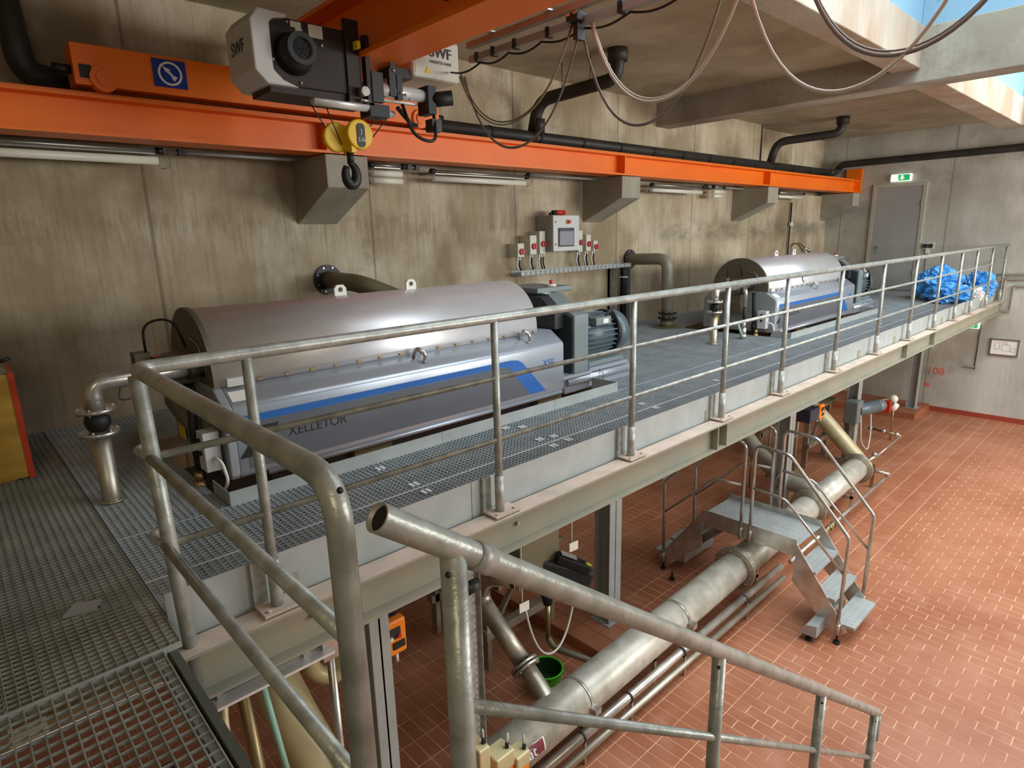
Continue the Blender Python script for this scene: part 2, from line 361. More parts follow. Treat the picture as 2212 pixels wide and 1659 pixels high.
# main field: long side across the hall, half bond; the strip beside the pipe has straight courses
nx = int((EW+2)/tw)
for i in range(nx):
    xa = EW-(i+1)*tw; off = (tl/2 if i % 2 else 0)
    j = 0; y = 2.43
    if off: add_row(xa, xa+tw, 2.43-off, 2.43); y -= off
    while y > -4.2 and y > -1.5-0.25*abs(xa):
        add_row(xa, xa+tw, y-tl, y); y -= tl
    y = 2.43
    while y < LW-.1:
        o2 = tl/2 if (i % 2 and y > 3.0) else 0
        add_row(xa, xa+tw, y, min(y+tl, LW)); y += tl
def vis(t):
    d = Vector(((t[0]+t[1])/2, (t[2]+t[3])/2, 0))-CAM; w_ = d.dot(FW)
    if w_ < 0.5: return None
    px = 1106+_f*d.dot(RT)/w_; py = 829.5-_f*d.dot(UP)/w_
    return w_ if (-60 < px < 2272 and -60 < py < 1719) else None
sel = sorted([(vis(t), k) for k, t in enumerate(tiles) if vis(t) is not None and tiles[k][3] < 3.1])[:300]
near_idx = {k for _, k in sel}
tme = None
for k in sorted(near_idx):
    t = tiles[k]; w0, h0 = t[1]-t[0], t[3]-t[2]; key = (round(w0, 3), round(h0, 3))
    if key not in CHILD:
        CHILD[key] = MB().box(-w0/2, w0/2, -h0/2, h0/2, -0.004, 0).build('tile', 'tile', fl).data; bpy.data.objects.remove(bpy.data.objects['tile'])
    o = bpy.data.objects.new('tile', CHILD[key]); COL.objects.link(o); o.parent = fl
    o.location = ((t[0]+t[1])/2, (t[2]+t[3])/2, random.uniform(-.0006, .0006)); o.rotation_euler = (random.uniform(-.002, .002), random.uniform(-.002, .002), 0)
mb = MB()
for k, t in enumerate(tiles):
    if k in near_idx: continue
    z = random.uniform(-.0008, .0008); mb.box(t[0], t[1], t[2], t[3], -.004, z)
o = mb.build('tile_field', 'tile', fl); o['kind'] = 'stuff'

wl = struct(MB().box(-3, 14.3, LW, LW+.5, 0, ZC).box(14.3, EW, LW, LW+.5, 0, 5.5).box(14.3, EW, LW+.22, LW+.5, 5.5, ZC).build('wall_left', 'wall'))
we = MB(); we.box(EW, EW+.4, -7, LW+.5, 0, ZC+.4)
we = struct(we.build('wall_end', 'wall_end'))
wr = MB(); wr.box(-3, EW, -7.3, -7, 0, 4.1); wr.box(-3, EW, -7.3, -7, 6.3, ZC)
for a, b in ((-3, 1.3), (4.7, 5.9), (9.3, 10.5), (13.9, 14.7), (18.1, 18.4)): wr.box(a, b, -7.3, -7, 4.1, 6.3)
struct(wr.build('wall_right', 'wall_end'))
struct(MB().box(-3.4, -3, -7.3, LW+.5, 0, ZC+.4).build('wall_back', 'wall'))
# corbels under the crane runway: part of the left wall
for cx0, cx1 in ((3.17, 3.66), (8.12, 8.60), (13.10, 13.56), (17.95, 18.38)):
    MB().prism([(LW+.02, 5.535), (6.15, 5.535), (6.15, 5.21), (LW+.02, 4.85)], 'x', cx0, cx1).build('corbel', 'beamc', wl, bevel=.012)
# ceiling slab with the two skylight openings
ce = MB()
ce.box(-3, EW+.4, 3.15, LW+.5, ZC, ZC+.3)                       # strip along the left wall
ce.box(-3, 2.4, -7.3, 3.15, ZC, ZC+.3)
ce.box(2.4, EW+.4, -7.3, -2.4, ZC, ZC+.3)
ce.box(16.5, EW+.4, -2.4, 3.15, ZC, ZC+.3)
ce = struct(ce.build('ceiling', 'ceil'))
struct(MB().box(10.15, 10.58, -7, LW+.02, 6.53, 7.22).build('trim_1', 'beamc', bevel=.015))     # cross beam
struct(MB().box(2.2, 10.149, 2.81, 3.15, 6.71, 7.22).build('trim_2', 'rim', bevel=.01))         # skylight rim, near bay
struct(MB().box(10.581, 16.5, 2.6, 2.97, 6.535, 7.02).build('trim_3', 'rim', bevel=.01))        # skylight rim, far bay
struct(MB().box(16.15, 16.6, -7, 2.97, 6.53, 7.02).build('trim_4', 'beamc', bevel=.01))
struct(MB().box(2.2, 2.45, -2.4, 2.81, 6.7, 7.22).box(2.2, 16.2, -2.7, -2.4, 6.7, 7.22).build('trim_5', 'rim'))
struct(MB().box(14.25, 14.32, LW, LW+.24, 5.5, ZC).build('trim_6', 'beamc'))
# skylight shafts lined with pale blue sheet panels and glazed on top
for nm, x0, x1, y1, zt, zb in (('window_1', 2.45, 10.2, 2.86, 8.6, 7.22), ('window_2', 10.5, 16.2, 2.65, 8.6, 7.02)):
    sh = S(nm)
    k = x0
    while k < x1-.01:
        e = min(k+1.3, x1); MB().box(k+.004, e-.004, y1, y1+.05, zb, zt).build('panel', 'shaft', sh); MB().box(k+.004, e-.004, -2.5, -2.45, zb, zt).build('panel', 'shaft', sh); k = e
    k = -2.45
    while k < y1-.01:
        e = min(k+1.33, y1)
        MB().box(x1-.03, x1+.02, k+.004, e-.004, zb, zt).build('panel', 'shaft', sh); MB().box(x0-.05, x0, k+.004, e-.004, zb, zt).build('panel', 'shaft', sh)
        k = e
    for sgn in (0,):
        mb = MB()
        for q in range(9): mb.cyl((x1-.045, 2.75-.06, zb+.12+q*.16), (x1-.028, 2.75-.06, zb+.12+q*.16), .008, 6)
        mb.build('rivet_row', 'grey_face', sh)
    fr = MB()
    for q in range(int((x1-x0)/1.3)+1): fr.box(x0+q*1.3-.03, x0+q*1.3+.03, -2.45, y1, zt, zt+.08)
    fr.build('glazing_bar', 'white', sh)
# baseboard on end wall, plinths
struct(MB().box(EW-.02, EW, -7, 3.95, 0, .12).build('baseboard_end', 'tile_skirt'))
struct(MB().box(17.1, EW, 3.95, LW, 0, .16).build('trim_7', 'plinth'))
struct(MB().box(4.72, 5.75, 3.72, LW, 0, .13).build('trim_8', 'plinth'))
mb = MB()
pl8 = bpy.data.objects['trim_8']
for i in range(4):
    for j in range(6):
        MB().box(4.725+i*.256, 4.72+(i+1)*.256-.003, 3.73+j*.27, 3.73+(j+1)*.27-.005, .128, .137).build('tile', 'tile', pl8)

# ------------------------------------------------------------------ doors, exit signs, end wall fittings
d = S('door_1')
MB().box(EW-.05, EW+.01, 4.61, 4.70, G, 5.72).box(EW-.05, EW+.01, 5.74, 5.83, G, 5.72).box(EW-.05, EW+.01, 4.70, 5.74, 5.63, 5.72).build('door_frame', 'door_frame', d, bevel=.004)
lf = MB().box(EW-.035, EW+.01, 4.705, 5.735, G+.02, 5.625).build('door_leaf', 'door', d)
MB().cyl((EW-.035, 5.6, 4.13), (EW-.10, 5.6, 4.13), .012).cyl((EW-.10, 5.6, 4.13), (EW-.10, 5.45, 4.14), .011).box(EW-.045, EW-.035, 5.57, 5.63, 3.98, 4.2).build('door_handle', 'grey_face', lf)
for z in (3.5, 5.2): MB().cyl((EW-.05, 4.70, z-.06), (EW-.05, 4.70, z+.06), .014, 8).build('hinge', 'grey_face', lf)
def exit_sign(y0, y1, z0, z1, label):
    t = T('exit_sign', label, 'exit sign', (EW-.05, (y0+y1)/2, z0), 'green emergency exit signs')
    MB().box(EW-.09, EW-.01, y0, y1, z0, z1).build('lamp_body', 'exit_white', t, bevel=.02)
    MB().box(EW-.096, EW-.0905, y0+.04, (y0+y1)/2+.06, z0+.02, z1-.02).build('green_panel', 'exit_green', t)
    yc = (y0+y1)/2-.02; zc = (z0+z1)/2; s = (z1-z0)*.28
    MB().prism([(yc+.02, zc+s*.4), (yc+.02, zc+s), (yc-.04, zc+s), (yc-.04, zc+s*.4)], 'x', EW-.103, EW-.098).prism([(yc+.05, zc), (yc-.01, zc-s*1.1), (yc-.07, zc)], 'x', EW-.103, EW-.098).box(EW-.103, EW-.098, yc-.02, yc, zc, zc+s*.5).build('arrow', 'exit_white', t)
    MB().ball((EW-.103, yc+.13, zc+s*.8), s*.25, 8, 5).obox((EW-.1, yc+.14, zc+s*.5), (EW-.1, yc+.1, zc-s*.2), .004, s*.4).obox((EW-.1, yc+.12, zc-.1*s), (EW-.1, yc+.2, zc-s), .004, s*.22).obox((EW-.1, yc+.11, zc-.1*s), (EW-.1, yc+.05, zc-s), .004, s*.22).build('running_figure', 'exit_white', t)
exit_sign(4.97, 5.44, 5.76, 5.94, 'lit green and white exit sign on the wall above the grey steel door')
exit_sign(3.14, 3.45, 2.2, 2.42, 'lit green exit sign half hidden below the far end of the walkway beam')
t = T('socket_pair', 'two small dark sockets on a white bracket right of the steel door', 'socket', (EW, 4.44, 4.0))
for y in (4.5, 4.38): MB().box(EW-.07, EW-.002, y-.045, y+.045, 4.12, 4.22).build('socket', 'char', t, bevel=.006)
MB().box(EW-.03, EW-.002, 4.32, 4.56, 4.1, 4.24).box(EW-.05, EW-.002, 4.4, 4.48, 3.98, 4.1).build('back_plate', 'white', t)
MB().cyl((EW-.02, 4.44, 3.98), (EW-.02, 4.44, 3.1), .012, 8).build('conduit', 'grey_face', t)
t = T('wall_frame', 'framed white drawing hung on the end wall below the walkway', 'picture frame', (EW, 2.6, 1.6))
MB().box(EW-.03, EW-.002, 2.36, 2.87, 1.62, 1.98).build('sheet', 'paper', t)
MB().box(EW-.05, EW-.002, 2.34, 2.89, 1.97, 2.0).box(EW-.05, EW-.002, 2.34, 2.89, 1.6, 1.63).box(EW-.05, EW-.002, 2.34, 2.365, 1.62, 1.98).box(EW-.05, EW-.002, 2.865, 2.89, 1.62, 1.98).build('frame', 'lamp_metal', t)
mb = MB()
for a, b, c, e in ((2.8, 2.7, 1.75, 1.9), (2.66, 2.5, 1.72, 1.86), (2.48, 2.41, 1.7, 1.8), (2.65, 2.55, 1.88, 1.92)):
    mb.box(EW-.034, EW-.031, b, a, c, c+.006).box(EW-.034, EW-.031, b, a, e, e+.006).box(EW-.034, EW-.031, b, b+.005, c, e).box(EW-.034, EW-.031, a-.005, a, c, e)
mb.build('drawing_lines', 'grey_face', t)
t = T('wall_conduit', 'pale conduit pipes bending along the end wall beside the railing end', 'conduit', (EW, 2.6, 2.6))
MB().pipe([(EW-.05, 3.35, 2.66), (EW-.05, 2.62, 2.66), (EW-.05, 2.62, 3.24), (EW-.05, 1.2, 3.34)], .03, .05, 8).build('outer_conduit', 'drain_grey', t)
MB().pipe([(EW-.05, 3.3, 2.78), (EW-.05, 2.80, 2.78), (EW-.05, 2.80, 3.4), (EW-.05, 1.2, 3.5)], .035, .05, 8).build('middle_conduit', 'drain_grey', t)
MB().pipe([(EW-.05, 3.3, 2.9), (EW-.05, 2.95, 2.9), (EW-.05, 2.95, 3.5), (EW-.05, 1.2, 3.62)], .025, .05, 8).build('inner_conduit', 'drain_grey', t)
MB().cyl((EW-.05, 2.98, 3.0), (EW-.05, 2.97, 3.45), .03, 8).build('sleeve', 'grey_face', t)
t = T('switch_conduit', 'thin dark vertical cable on the end wall near the lower exit sign', 'cable', (EW, 3.1, 1.2))
MB().cyl((EW-.02, 3.13, 2.3), (EW-.02, 3.13, 1.2), .01, 6).build('cable', 'char', t); MB().box(EW-.05, EW-.002, 3.08, 3.3, 1.24, 1.27).build('bracket', 'grey_face', t)
tag(MB().box(EW-.05, EW-.002, 4.05, 4.18, 1.62, 1.74).build('junction_box', 'offwhite', bevel=.01, origin=(EW, 4.1, 1.62)), 'small cream junction box on the end wall under the walkway', 'junction box')
o = text('paint_marks', '108', 'red_paint', None, (EW-.004, 3.92, 1.03), (PI/2, 0, -PI/2), .26, .001)
tag(o, 'orange sprayed figures low on the end wall under the walkway', 'paint mark')
tag(MB().box(EW-.004, EW-.001, 4.02, 4.12, .62, .7).build('paint_patch', 'red_paint', origin=(EW, 4.07, .6)), 'small sprayed orange patch below the painted figures on the end wall', 'paint mark')

# ------------------------------------------------------------------ crane runway, end carriage, girder
t = T('crane_runway', 'long orange steel runway beam lying on the concrete corbels', 'crane beam', (9, 6.3, 5.54))
MB().box(-3, EW-.02, 6.15, 6.47, 5.545, 5.57).build('bottom_flange', 'orange', t)
MB().box(-3, EW-.02, 6.15, 6.47, 5.83, 5.855).build('top_flange', 'orange', t)
MB().box(-3, EW-.02, 6.295, 6.32, 5.57, 5.83).build('web', 'orange', t)
MB().box(-3, EW-.05, 6.285, 6.335, 5.855, 5.895).build('rail', 'orange', t)
for a in (3.2, 8.18, 13.14): MB().box(a, a+.02, 6.152, 6.468, 5.57, 5.83).build('stiffener', 'orange', t)
MB().box(EW-.10, EW-.02, 6.12, 6.5, 5.53, 6.15).build('buffer_stop', 'orange', t)
t = T('end_carriage', 'orange end carriage of the crane resting on the runway rail', 'crane carriage', (2.9, 6.3, 5.9))
cbod = MB().prism([(1.12, 5.93), (1.12, 6.235), (4.68, 6.235), (4.68, 5.93)], 'y', 6.2, 6.44).build('box_girder', 'orange', t, bevel=.006)
for xa in (1.32, 4.4):
    MB().cyl((xa, 6.17, 5.99), (xa, 6.42, 5.99), .10, 24).build('wheel', 'orange', t); MB().cyl((xa, 6.155, 5.99), (xa, 6.17, 5.99), .06, 20).build('wheel_hub', 'orange', t)
MB().box(1.16, 1.24, 6.193, 6.199, 5.98, 6.08).build('inspection_hole', 'brownblack', t)
MB().cyl((1.0, 6.3, 6.05), (1.12, 6.3, 6.05), .035, 10).build('buffer', 'black', t); MB().cyl((4.68, 6.3, 6.05), (4.8, 6.3, 6.05), .035, 10).build('buffer', 'black', t)
sg = MB().box(1.69, 1.95, 6.186, 6.199, 5.985, 6.205).build('direction_sign', 'blue_sign', t)
rg = MB(); rg.ring((1.82, 6.180, 6.095), (1.82, 6.186, 6.095), .078, .095, 28)
rg.prism([(1.765, 6.15), (1.825, 6.125), (1.79, 6.10)], 'y', 6.180, 6.186).prism([(1.815, 6.095), (1.875, 6.07), (1.845, 6.035)], 'y', 6.180, 6.186).obox((1.79, 6.183, 6.125), (1.85, 6.183, 6.065), .006, .02)
rg.build('arrow_symbol', 'white', sg)
t = T('crane_girder', 'orange crane girder crossing the hall below the ceiling', 'crane girder', (2.92, 0, 6.05))
MB().box(2.73, 3.12, -6.6, 5.3, 6.05, 6.085).build('bottom_flange', 'orange', t)
MB().box(2.73, 3.12, -6.6, 6.44, 6.515, 6.55).build('top_flange', 'orange', t)
MB().prism([(-6.6, 6.085), (5.3, 6.085), (6.44, 6.24), (6.44, 6.515), (-6.6, 6.515)], 'x', 2.91, 2.94).build('web', 'orange', t)
MB().add([(2.73, 5.3, 6.05), (3.12, 5.3, 6.05), (3.12, 6.44, 6.236), (2.73, 6.44, 6.236), (2.73, 5.3, 6.085), (3.12, 5.3, 6.085), (3.12, 6.44, 6.27), (2.73, 6.44, 6.27)], [(0, 1, 2, 3), (7, 6, 5, 4), (0, 4, 5, 1), (1, 5, 6, 2), (2, 6, 7, 3), (3, 7, 4, 0)]).build('sloped_flange', 'orange', t)
text('load_text', '5t', 'black', t, (2.905, 3.62, 6.33), (PI/2, 0, -PI/2), .30, .001)

# ------------------------------------------------------------------ hoist
t = T('chain_hoist', 'rope hoist trolley with silver cover and black motor hung under the crane girder', 'hoist', (2.9, 4.8, 5.7))
gb = MB().box(1.98, 2.72, 4.62, 5.05, 5.77, 6.22).build('gearbox', 'brownblack', t, bevel=.015)
cv = MB()
cv.prism([(1.90, 5.84), (1.98, 5.76), (2.22, 5.76), (2.10, 5.80), (2.035, 5.86), (2.035, 6.16), (2.07, 6.19), (2.17, 6.21), (2.17, 6.235), (1.96, 6.24), (1.90, 6.16)], 'y', 4.585, 5.06)
cv.build('side_cover', 'grey_box', t, bevel=.012)
text('cover_text', 'SWF', 'navy', t, (1.893, 4.84, 6.02), (PI/2, 0, -PI/2), .12, .001)
mo = MB().cyl((2.205, 4.62, 5.985), (2.205, 4.49, 5.995), .145, 28, .11).build('motor_housing', 'black', t)
MB().ring((2.205, 4.49, 5.995), (2.205, 4.465, 5.995), .075, .108, 28).build('fan_shroud', 'char', mo)
g_ = MB()
for r in (.02, .037, .054, .071): g_.ring((2.205, 4.478, 5.995), (2.205, 4.470, 5.995), r-.003, r, 20)
for k in range(8): g_.cyl((2.205, 4.474, 5.995), (2.205+.075*math.cos(k*PI/4), 4.474, 5.995+.075*math.sin(k*PI/4)), .0025, 5)
g_.build('fan_guard', 'char', mo)
for (a, z, w_, h) in ((2.20, 6.185, .08, .04), (2.235, 6.15, .05, .03), (2.335, 6.165, .11, .085)): MB().box(a, a+w_, 4.612, 4.619, z-h/2, z+h/2).build('rating_plate', 'offwhite', gb)
for (a, z) in ((2.175, 6.19), (2.05, 5.93), (2.43, 6.08), (2.24, 5.80)): MB().ball((a, 4.612, z), .012, 8, 5).build('bolt', 'steel', gb)
MB().box(2.62, 2.74, 4.6, 4.64, 5.72, 6.3).box(2.76, 2.80, 4.56, 4.62, 5.72, 6.2).build('suspension_plate', 'brownblack', t)
MB().box(2.80, 2.90, 4.55, 4.60, 5.73, 5.95).build('suspension_bracket', 'char', t)
MB().cyl((2.72, 4.52, 5.79), (2.72, 4.6, 5.79), .035, 14).cyl((2.69, 4.56, 5.73), (2.77, 4.56, 5.73), .012, 8).build('guide_pulley', 'steel', t)
MB().box(2.66, 2.69, 4.5, 4.56, 6.08, 6.13).build('warning_sticker', 'hose_y', t)
for (x0, x1, y, z, r, n) in ((2.78, 3.34, 4.70, 5.845, .052, 'upper_tube'), (2.35, 2.86, 4.74, 5.71, .038, 'lower_tube'), (2.9, 3.06, 4.74, 5.68, .028, 'short_tube')):
    MB().cyl((x0, y-.06, z), (x1, y-.06, z), r, 20).build(n, 'clip', t)
MB().box(2.02, 2.86, 4.64, 4.98, 5.72, 5.77).build('under_tray', 'brownblack', t)
MB().box(2.62, 3.3, 4.66, 4.7, 5.77, 5.785).build('slide_rail', 'steel', t)
MB().box(2.82, 3.0, 4.64, 4.8, 5.64, 5.735).build('rope_guide', 'black', t)
MB().box(2.98, 3.04, 4.58, 4.62, 5.8, 6.0).box(3.05, 3.10, 4.58, 4.63, 5.78, 5.97).box(3.0, 3.05, 4.59, 4.61, 5.97, 6.06).build('clamp_plate', 'char', t)
for a, z in ((3.02, 5.99), (3.08, 5.83), (3.12, 5.82), (3.16, 5.79)): MB().ball((a, 4.575, z), .013, 8, 5).build('clamp_bolt', 'steel', t)
MB().cyl((3.4, 4.62, 5.82), (3.56, 4.52, 5.84), .062, 16).build('travel_motor', 'black', t)
MB().box(3.34, 3.42, 4.56, 4.72, 5.70, 5.92).build('motor_bracket', 'black', t); MB().box(3.36, 3.46, 4.55, 4.65, 5.56, 5.66).build('limit_switch', 'char', t)
sb = MB().box(3.24, 3.74, 4.62, 5.0, 5.99, 6.32).build('control_housing', 'offwhite', t, bevel=.03)
text('housing_text', 'SWF', 'navy', t, (3.53, 4.612, 6.20), (PI/2, 0, 0), .12, .002); text('housing_subtext', 'KRANTECHNIK', 'char', t, (3.53, 4.612, 6.125), (PI/2, 0, 0), .033, .001)
MB().prism([(3.36, 6.03), (3.42, 6.03), (3.39, 6.08)], 'y', 4.614, 4.619).build('warning_triangle', 'hose_y', t)
MB().box(3.06, 3.26, 4.66, 4.9, 5.97, 6.045).build('housing_arm', 'black', t)
MB().pipe([(3.1, 4.6, 5.75), (3.16, 4.55, 5.5), (3.36, 4.5, 5.45), (3.4, 4.58, 5.7)], .014, .12, 8).pipe([(3.05, 4.6, 5.72), (3.2, 4.62, 5.6), (3.3, 4.7, 5.62)], .018, .08, 8).build('looped_cable', 'black', t)
for (a, b) in (((2.37, 4.74, 5.68), (2.60, 4.86, 5.45)), ((2.49, 4.74, 5.68), (2.62, 4.78, 5.42)), ((2.92, 4.7, 5.64), (2.80, 4.80, 5.5)), ((3.02, 4.7, 5.66), (2.86, 4.84, 5.42))):
    MB().cyl(a, b, .005, 6).build('wire_rope', 'char', t)
# hook block
t = T('hook_block', 'yellow pulley block marked 5.0t with a black hook hanging from the hoist', 'hook', (2.72, 4.75, 5.1))
for (c, y0, y1) in (((2.74, 5.50), 4.68, 4.73), ((2.60, 5.48), 4.80, 4.85)):
    MB().cyl((c[0], y0, c[1]), (c[0], y1, c[1]), .115, 28).build('sheave_cover', 'yellow', t, bevel=.012)
MB().prism([(2.705, 5.42), (2.705, 5.56), (2.725, 5.58), (2.755, 5.58), (2.775, 5.56), (2.775, 5.42), (2.755, 5.40), (2.725, 5.40)], 'y', 4.672, 4.679).build('load_plate', 'char', t)
text('load_text', '5.0t', 'white', t, (2.74, 4.668, 5.455), (PI/2, 0, 0), .042, .001); text('load_symbol', 'J', 'white', t, (2.74, 4.668, 5.52), (PI/2, 0, 0), .05, .001)
MB().box(2.66, 2.7, 4.70, 4.84, 5.36, 5.5).build('side_plate', 'yellow', t)
MB().cyl((2.68, 4.77, 5.37), (2.68, 4.77, 5.28), .028, 12).build('hook_shank', 'black', t)
hk = []
for k in range(19):
    an = math.radians(80-k*17); hk.append((2.675+.050*math.cos(an), 4.77, 5.195+.080*math.sin(an)))
MB().sweep([(2.68, 4.77, 5.30)]+hk, [.028]+[.026+.018*math.sin(PI*k/18) for k in range(19)], 10).build('hook', 'black', t)
MB().obox((2.69, 4.76, 5.28), (2.725, 4.76, 5.19), .012, .03).build('safety_latch', 'grey_face', t)

# ------------------------------------------------------------------ festoon track and cables
t = T('festoon_track', 'grey festoon rail and conduit running beside the crane girder', 'cable track', (3.5, 2, 6.13))
MB().obox((3.50, 4.2, 6.165), (3.50, -4.0, 6.165), .05, .045).build('upper_rail', 'drain_grey', t)
MB().obox((3.60, 4.3, 6.10), (3.60, -4.0, 6.10), .045, .05).build('lower_duct', 'grey_face', t)
for y in (4.2, 4.0, 3.75, 3.4, 2.75, 2.3, 1.6): MB().box(3.57, 3.63, y-.018, y+.018, 6.065, 6.135).build('duct_clip', 'black', t)
for y in (3.9, 3.3): MB().box(3.40, 3.52, y-.03, y+.03, 6.19, 6.20).build('bracket_plate', 'clip', t)
mb = MB(); ys = [4.6, 4.2, 3.86, 3.5, 3.1, 2.7, 2.3]
for a, b in zip(ys[:-1], ys[1:]): mb.sweep([(3.62, a+(b-a)*q/8, 6.065-.035*math.sin(PI*q/8)) for q in range(9)], .008, 6)
mb.build('looped_wire', 'black', t)
def loop(a, b, sag, n=24):
    a = Vector(a); b = Vector(b); out = []
    for i in range(n+1):
        s_ = i/n; p = a.lerp(b, s_); k = 2.2
        c = (math.cosh(k*(2*s_-1))-math.cosh(k))/(1-math.cosh(k)); p.z -= sag*c; out.append(p)
    return out
for (nm, a, b, sg, cm, lb) in (
    ('festoon_cable', (3.60, 4.45, 6.0), (3.55, 3.14, 6.08), .50, 'olive', 'upper of the two flat cables looping from the hoist box to the first trolley'),
    ('festoon_cable', (3.63, 4.43, 6.0), (3.58, 3.10, 6.04), .66, 'cable_g', 'lower thin cable looping from the hoist box to the first trolley'),
    ('festoon_cable', (3.60, 3.02, 6.10), (3.60, 1.88, 6.12), .62, 'cable_w', 'pale upper cable of the second hanging loop beside the orange girder'),
    ('festoon_cable', (3.62, 3.10, 6.02), (3.62, 2.02, 6.12), .70, 'cable_g', 'lower grey cable of the second hanging loop beside the orange girder'),
    ('festoon_cable', (3.60, 1.92, 6.10), (3.60, .74, 6.14), .76, 'cable_w', 'pale cable of the third hanging loop, right of the drain elbow'),
    ('festoon_cable', (3.60, 1.62, 6.1), (3.60, .52, 6.14), .64, 'cable_g', 'thick grey cable of the rightmost hanging loop in front of the skylight rim')):
    mb = MB(); mb.sweep(loop(a, b, sg), .007, 8, flat=(1.5, .7))
    if 'third' not in lb and 'lower' not in lb: mb.sweep([Vector(p)+Vector((.012, 0, .022)) for p in loop(a, b, sg)], .0055, 8)
    tag(mb.build(nm, cm, origin=a), lb, 'cable', 'festoon cables under the crane track')
for y, lb in ((3.10, 'black festoon trolley carrying the cables left of the first pale loop'), (1.92, 'festoon trolley at the top of the frame between the hanging loops'), (.66, 'festoon trolley outside the top right corner of the frame')):
    t = T('festoon_trolley', lb, 'trolley', (3.6, y, 6.0), 'festoon trolleys')
    MB().box(3.50, 3.64, y-.05, y+.05, 6.09, 6.14).box(3.54, 3.62, y-.02, y+.02, 5.98, 6.1).build('carrier', 'char', t); MB().cyl((3.49, y-.03, 6.14), (3.52, y-.03, 6.14), .02, 10).cyl((3.49, y+.03, 6.14), (3.52, y+.03, 6.14), .02, 10).build('roller', 'steel', t)

# ------------------------------------------------------------------ drain pipes
t = T('drain_pipe', 'long black drain pipe along the left wall above the orange runway', 'pipe', (9, 6.75, 6.04))
MB().cyl((1.1, 6.74, 6.04), (17.75, 6.74, 6.07), .085, 18).build('main_run', 'pipe_black', t)
MB().pipe([(17.7, 6.74, 6.07), (18.2, 6.74, 6.1), (18.2, 6.6, 6.28), (18.2, 2.0, 6.3), (18.2, -3, 6.32)], .085, .14, 16).build('end_wall_run', 'pipe_black', t)
for k in range(15): MB().ring((4.0+k*.95, 6.74, 6.046), (4.03+k*.95, 6.74, 6.046), .084, .094, 18).build('coupling', 'rubber', t)
MB().pipe([(6.75, 6.74, 6.04), (6.75, 6.6, 6.52), (6.9, 5.33, 6.60), (6.9, 5.33, 6.96)], .085, [0, .22, .2, 0], 18).build('branch_pipe', 'pipe_black', t)
MB().cyl((6.9, 5.33, 6.80), (6.9, 5.33, 6.96), .125, 18, .13).build('ceiling_socket', 'pipe_black', t)
MB().cyl((6.78, 6.66, 6.12), (6.78, 6.62, 6.3), .105, 16, .085).build('branch_socket', 'pipe_black', t)
MB().pipe([(14.3, 6.74, 6.06), (14.3, 6.6, 6.55), (14.7, 5.41, 6.62), (14.75, 5.41, 6.96)], .085, [0, .22, .2, 0], 18).build('branch_pipe', 'pipe_black', t)
MB().cyl((14.75, 5.41, 6.80), (14.75, 5.41, 6.96), .125, 18, .13).build('ceiling_socket', 'pipe_black', t)
for (x, y, z) in ((6.8, 6.2, 6.58), (6.86, 5.75, 6.6)): MB().cyl((x, y, z), (x, y, 6.95), .006, 6).build('hanger_rod', 'char', t)
MB().pipe([(1.15, 6.74, 6.04), (.86, 6.72, 6.06), (.80, 6.66, 6.95)], .10, .28, 18).build('rising_elbow', 'pipe_black', t)

# ------------------------------------------------------------------ fluorescent lamps
def lamp(x0, x1, z, label, double=False):
    t = T('tube_lamp', label, 'lamp', ((x0+x1)/2, 6.7, z), 'fluorescent lamps under the runway')
    MB().box(x0, x1, 6.62, 6.72, z+.055, z+.085).cyl((x0, 6.62, z+.085), (x1, 6.62, z+.085), .022, 10).build('mounting_tray', 'lamp_metal', t)
    MB().cyl((x0+.02, 6.64, z), (x1-.02, 6.64, z), .036, 14).build('diffuser', 'lamp', t)
    if double: MB().cyl((x0+.02, 6.64, z-.085), (x1-.02, 6.64, z-.085), .034, 14).build('second_diffuser', 'lamp', t)
    for a in (x0, x1): MB().cyl((a-.03, 6.62, z+.085), (a+.03, 6.62, z+.085), .033, 10).build('end_cap', 'black', t)
    for a in (x0+.06, x1-.06): MB().box(a-.01, a+.01, 6.64, LW, z+.06, z+.09).build('wall_bracket', 'grey_face', t)
lamp(-.3, 1.76, 5.43, 'long pale lamp tube at the left edge under the orange runway')
lamp(4.85, 6.5, 5.40, 'long pale lamp tube right of the hook and left of the control cabinet')
lamp(9.6, 11.3, 5.40, 'long lamp tube between the second and third corbels')
lamp(14.6, 16.0, 5.40, 'faint long lamp tube between the third and last corbels')
lamp(3.98, 4.42, 5.43, 'short double lamp beside the black hook', True)
lamp(11.7, 12.1, 5.43, 'short double lamp left of the third corbel', True)
t = T('lamp_conduit', 'thin grey conduit feeding the lamps along the wall under the runway', 'conduit', (6, 6.62, 5.52))
for a, b in ((1.82, 3.1), (4.5, 4.75), (6.6, 8.1), (8.65, 9.55), (11.4, 11.65), (12.2, 13.0)): MB().cyl((a, 6.64, 5.515), (b, 6.64, 5.515), .016, 8).build('conduit_run', 'grey_face', t)
for a in (1.95, 4.5, 4.62, 6.58, 11.45): MB().box(a-.03, a+.03, 6.6, 6.68, 5.49, 5.545).build('junction_box', 'black', t)
for a in (1.85, 6.62, 9.5): MB().pipe([(a, 6.64, 5.5), (a, 6.64, 5.38), (a-.08, 6.66, 5.36)], .006, .03, 6).build('drop_cable', 'grey_face', t)

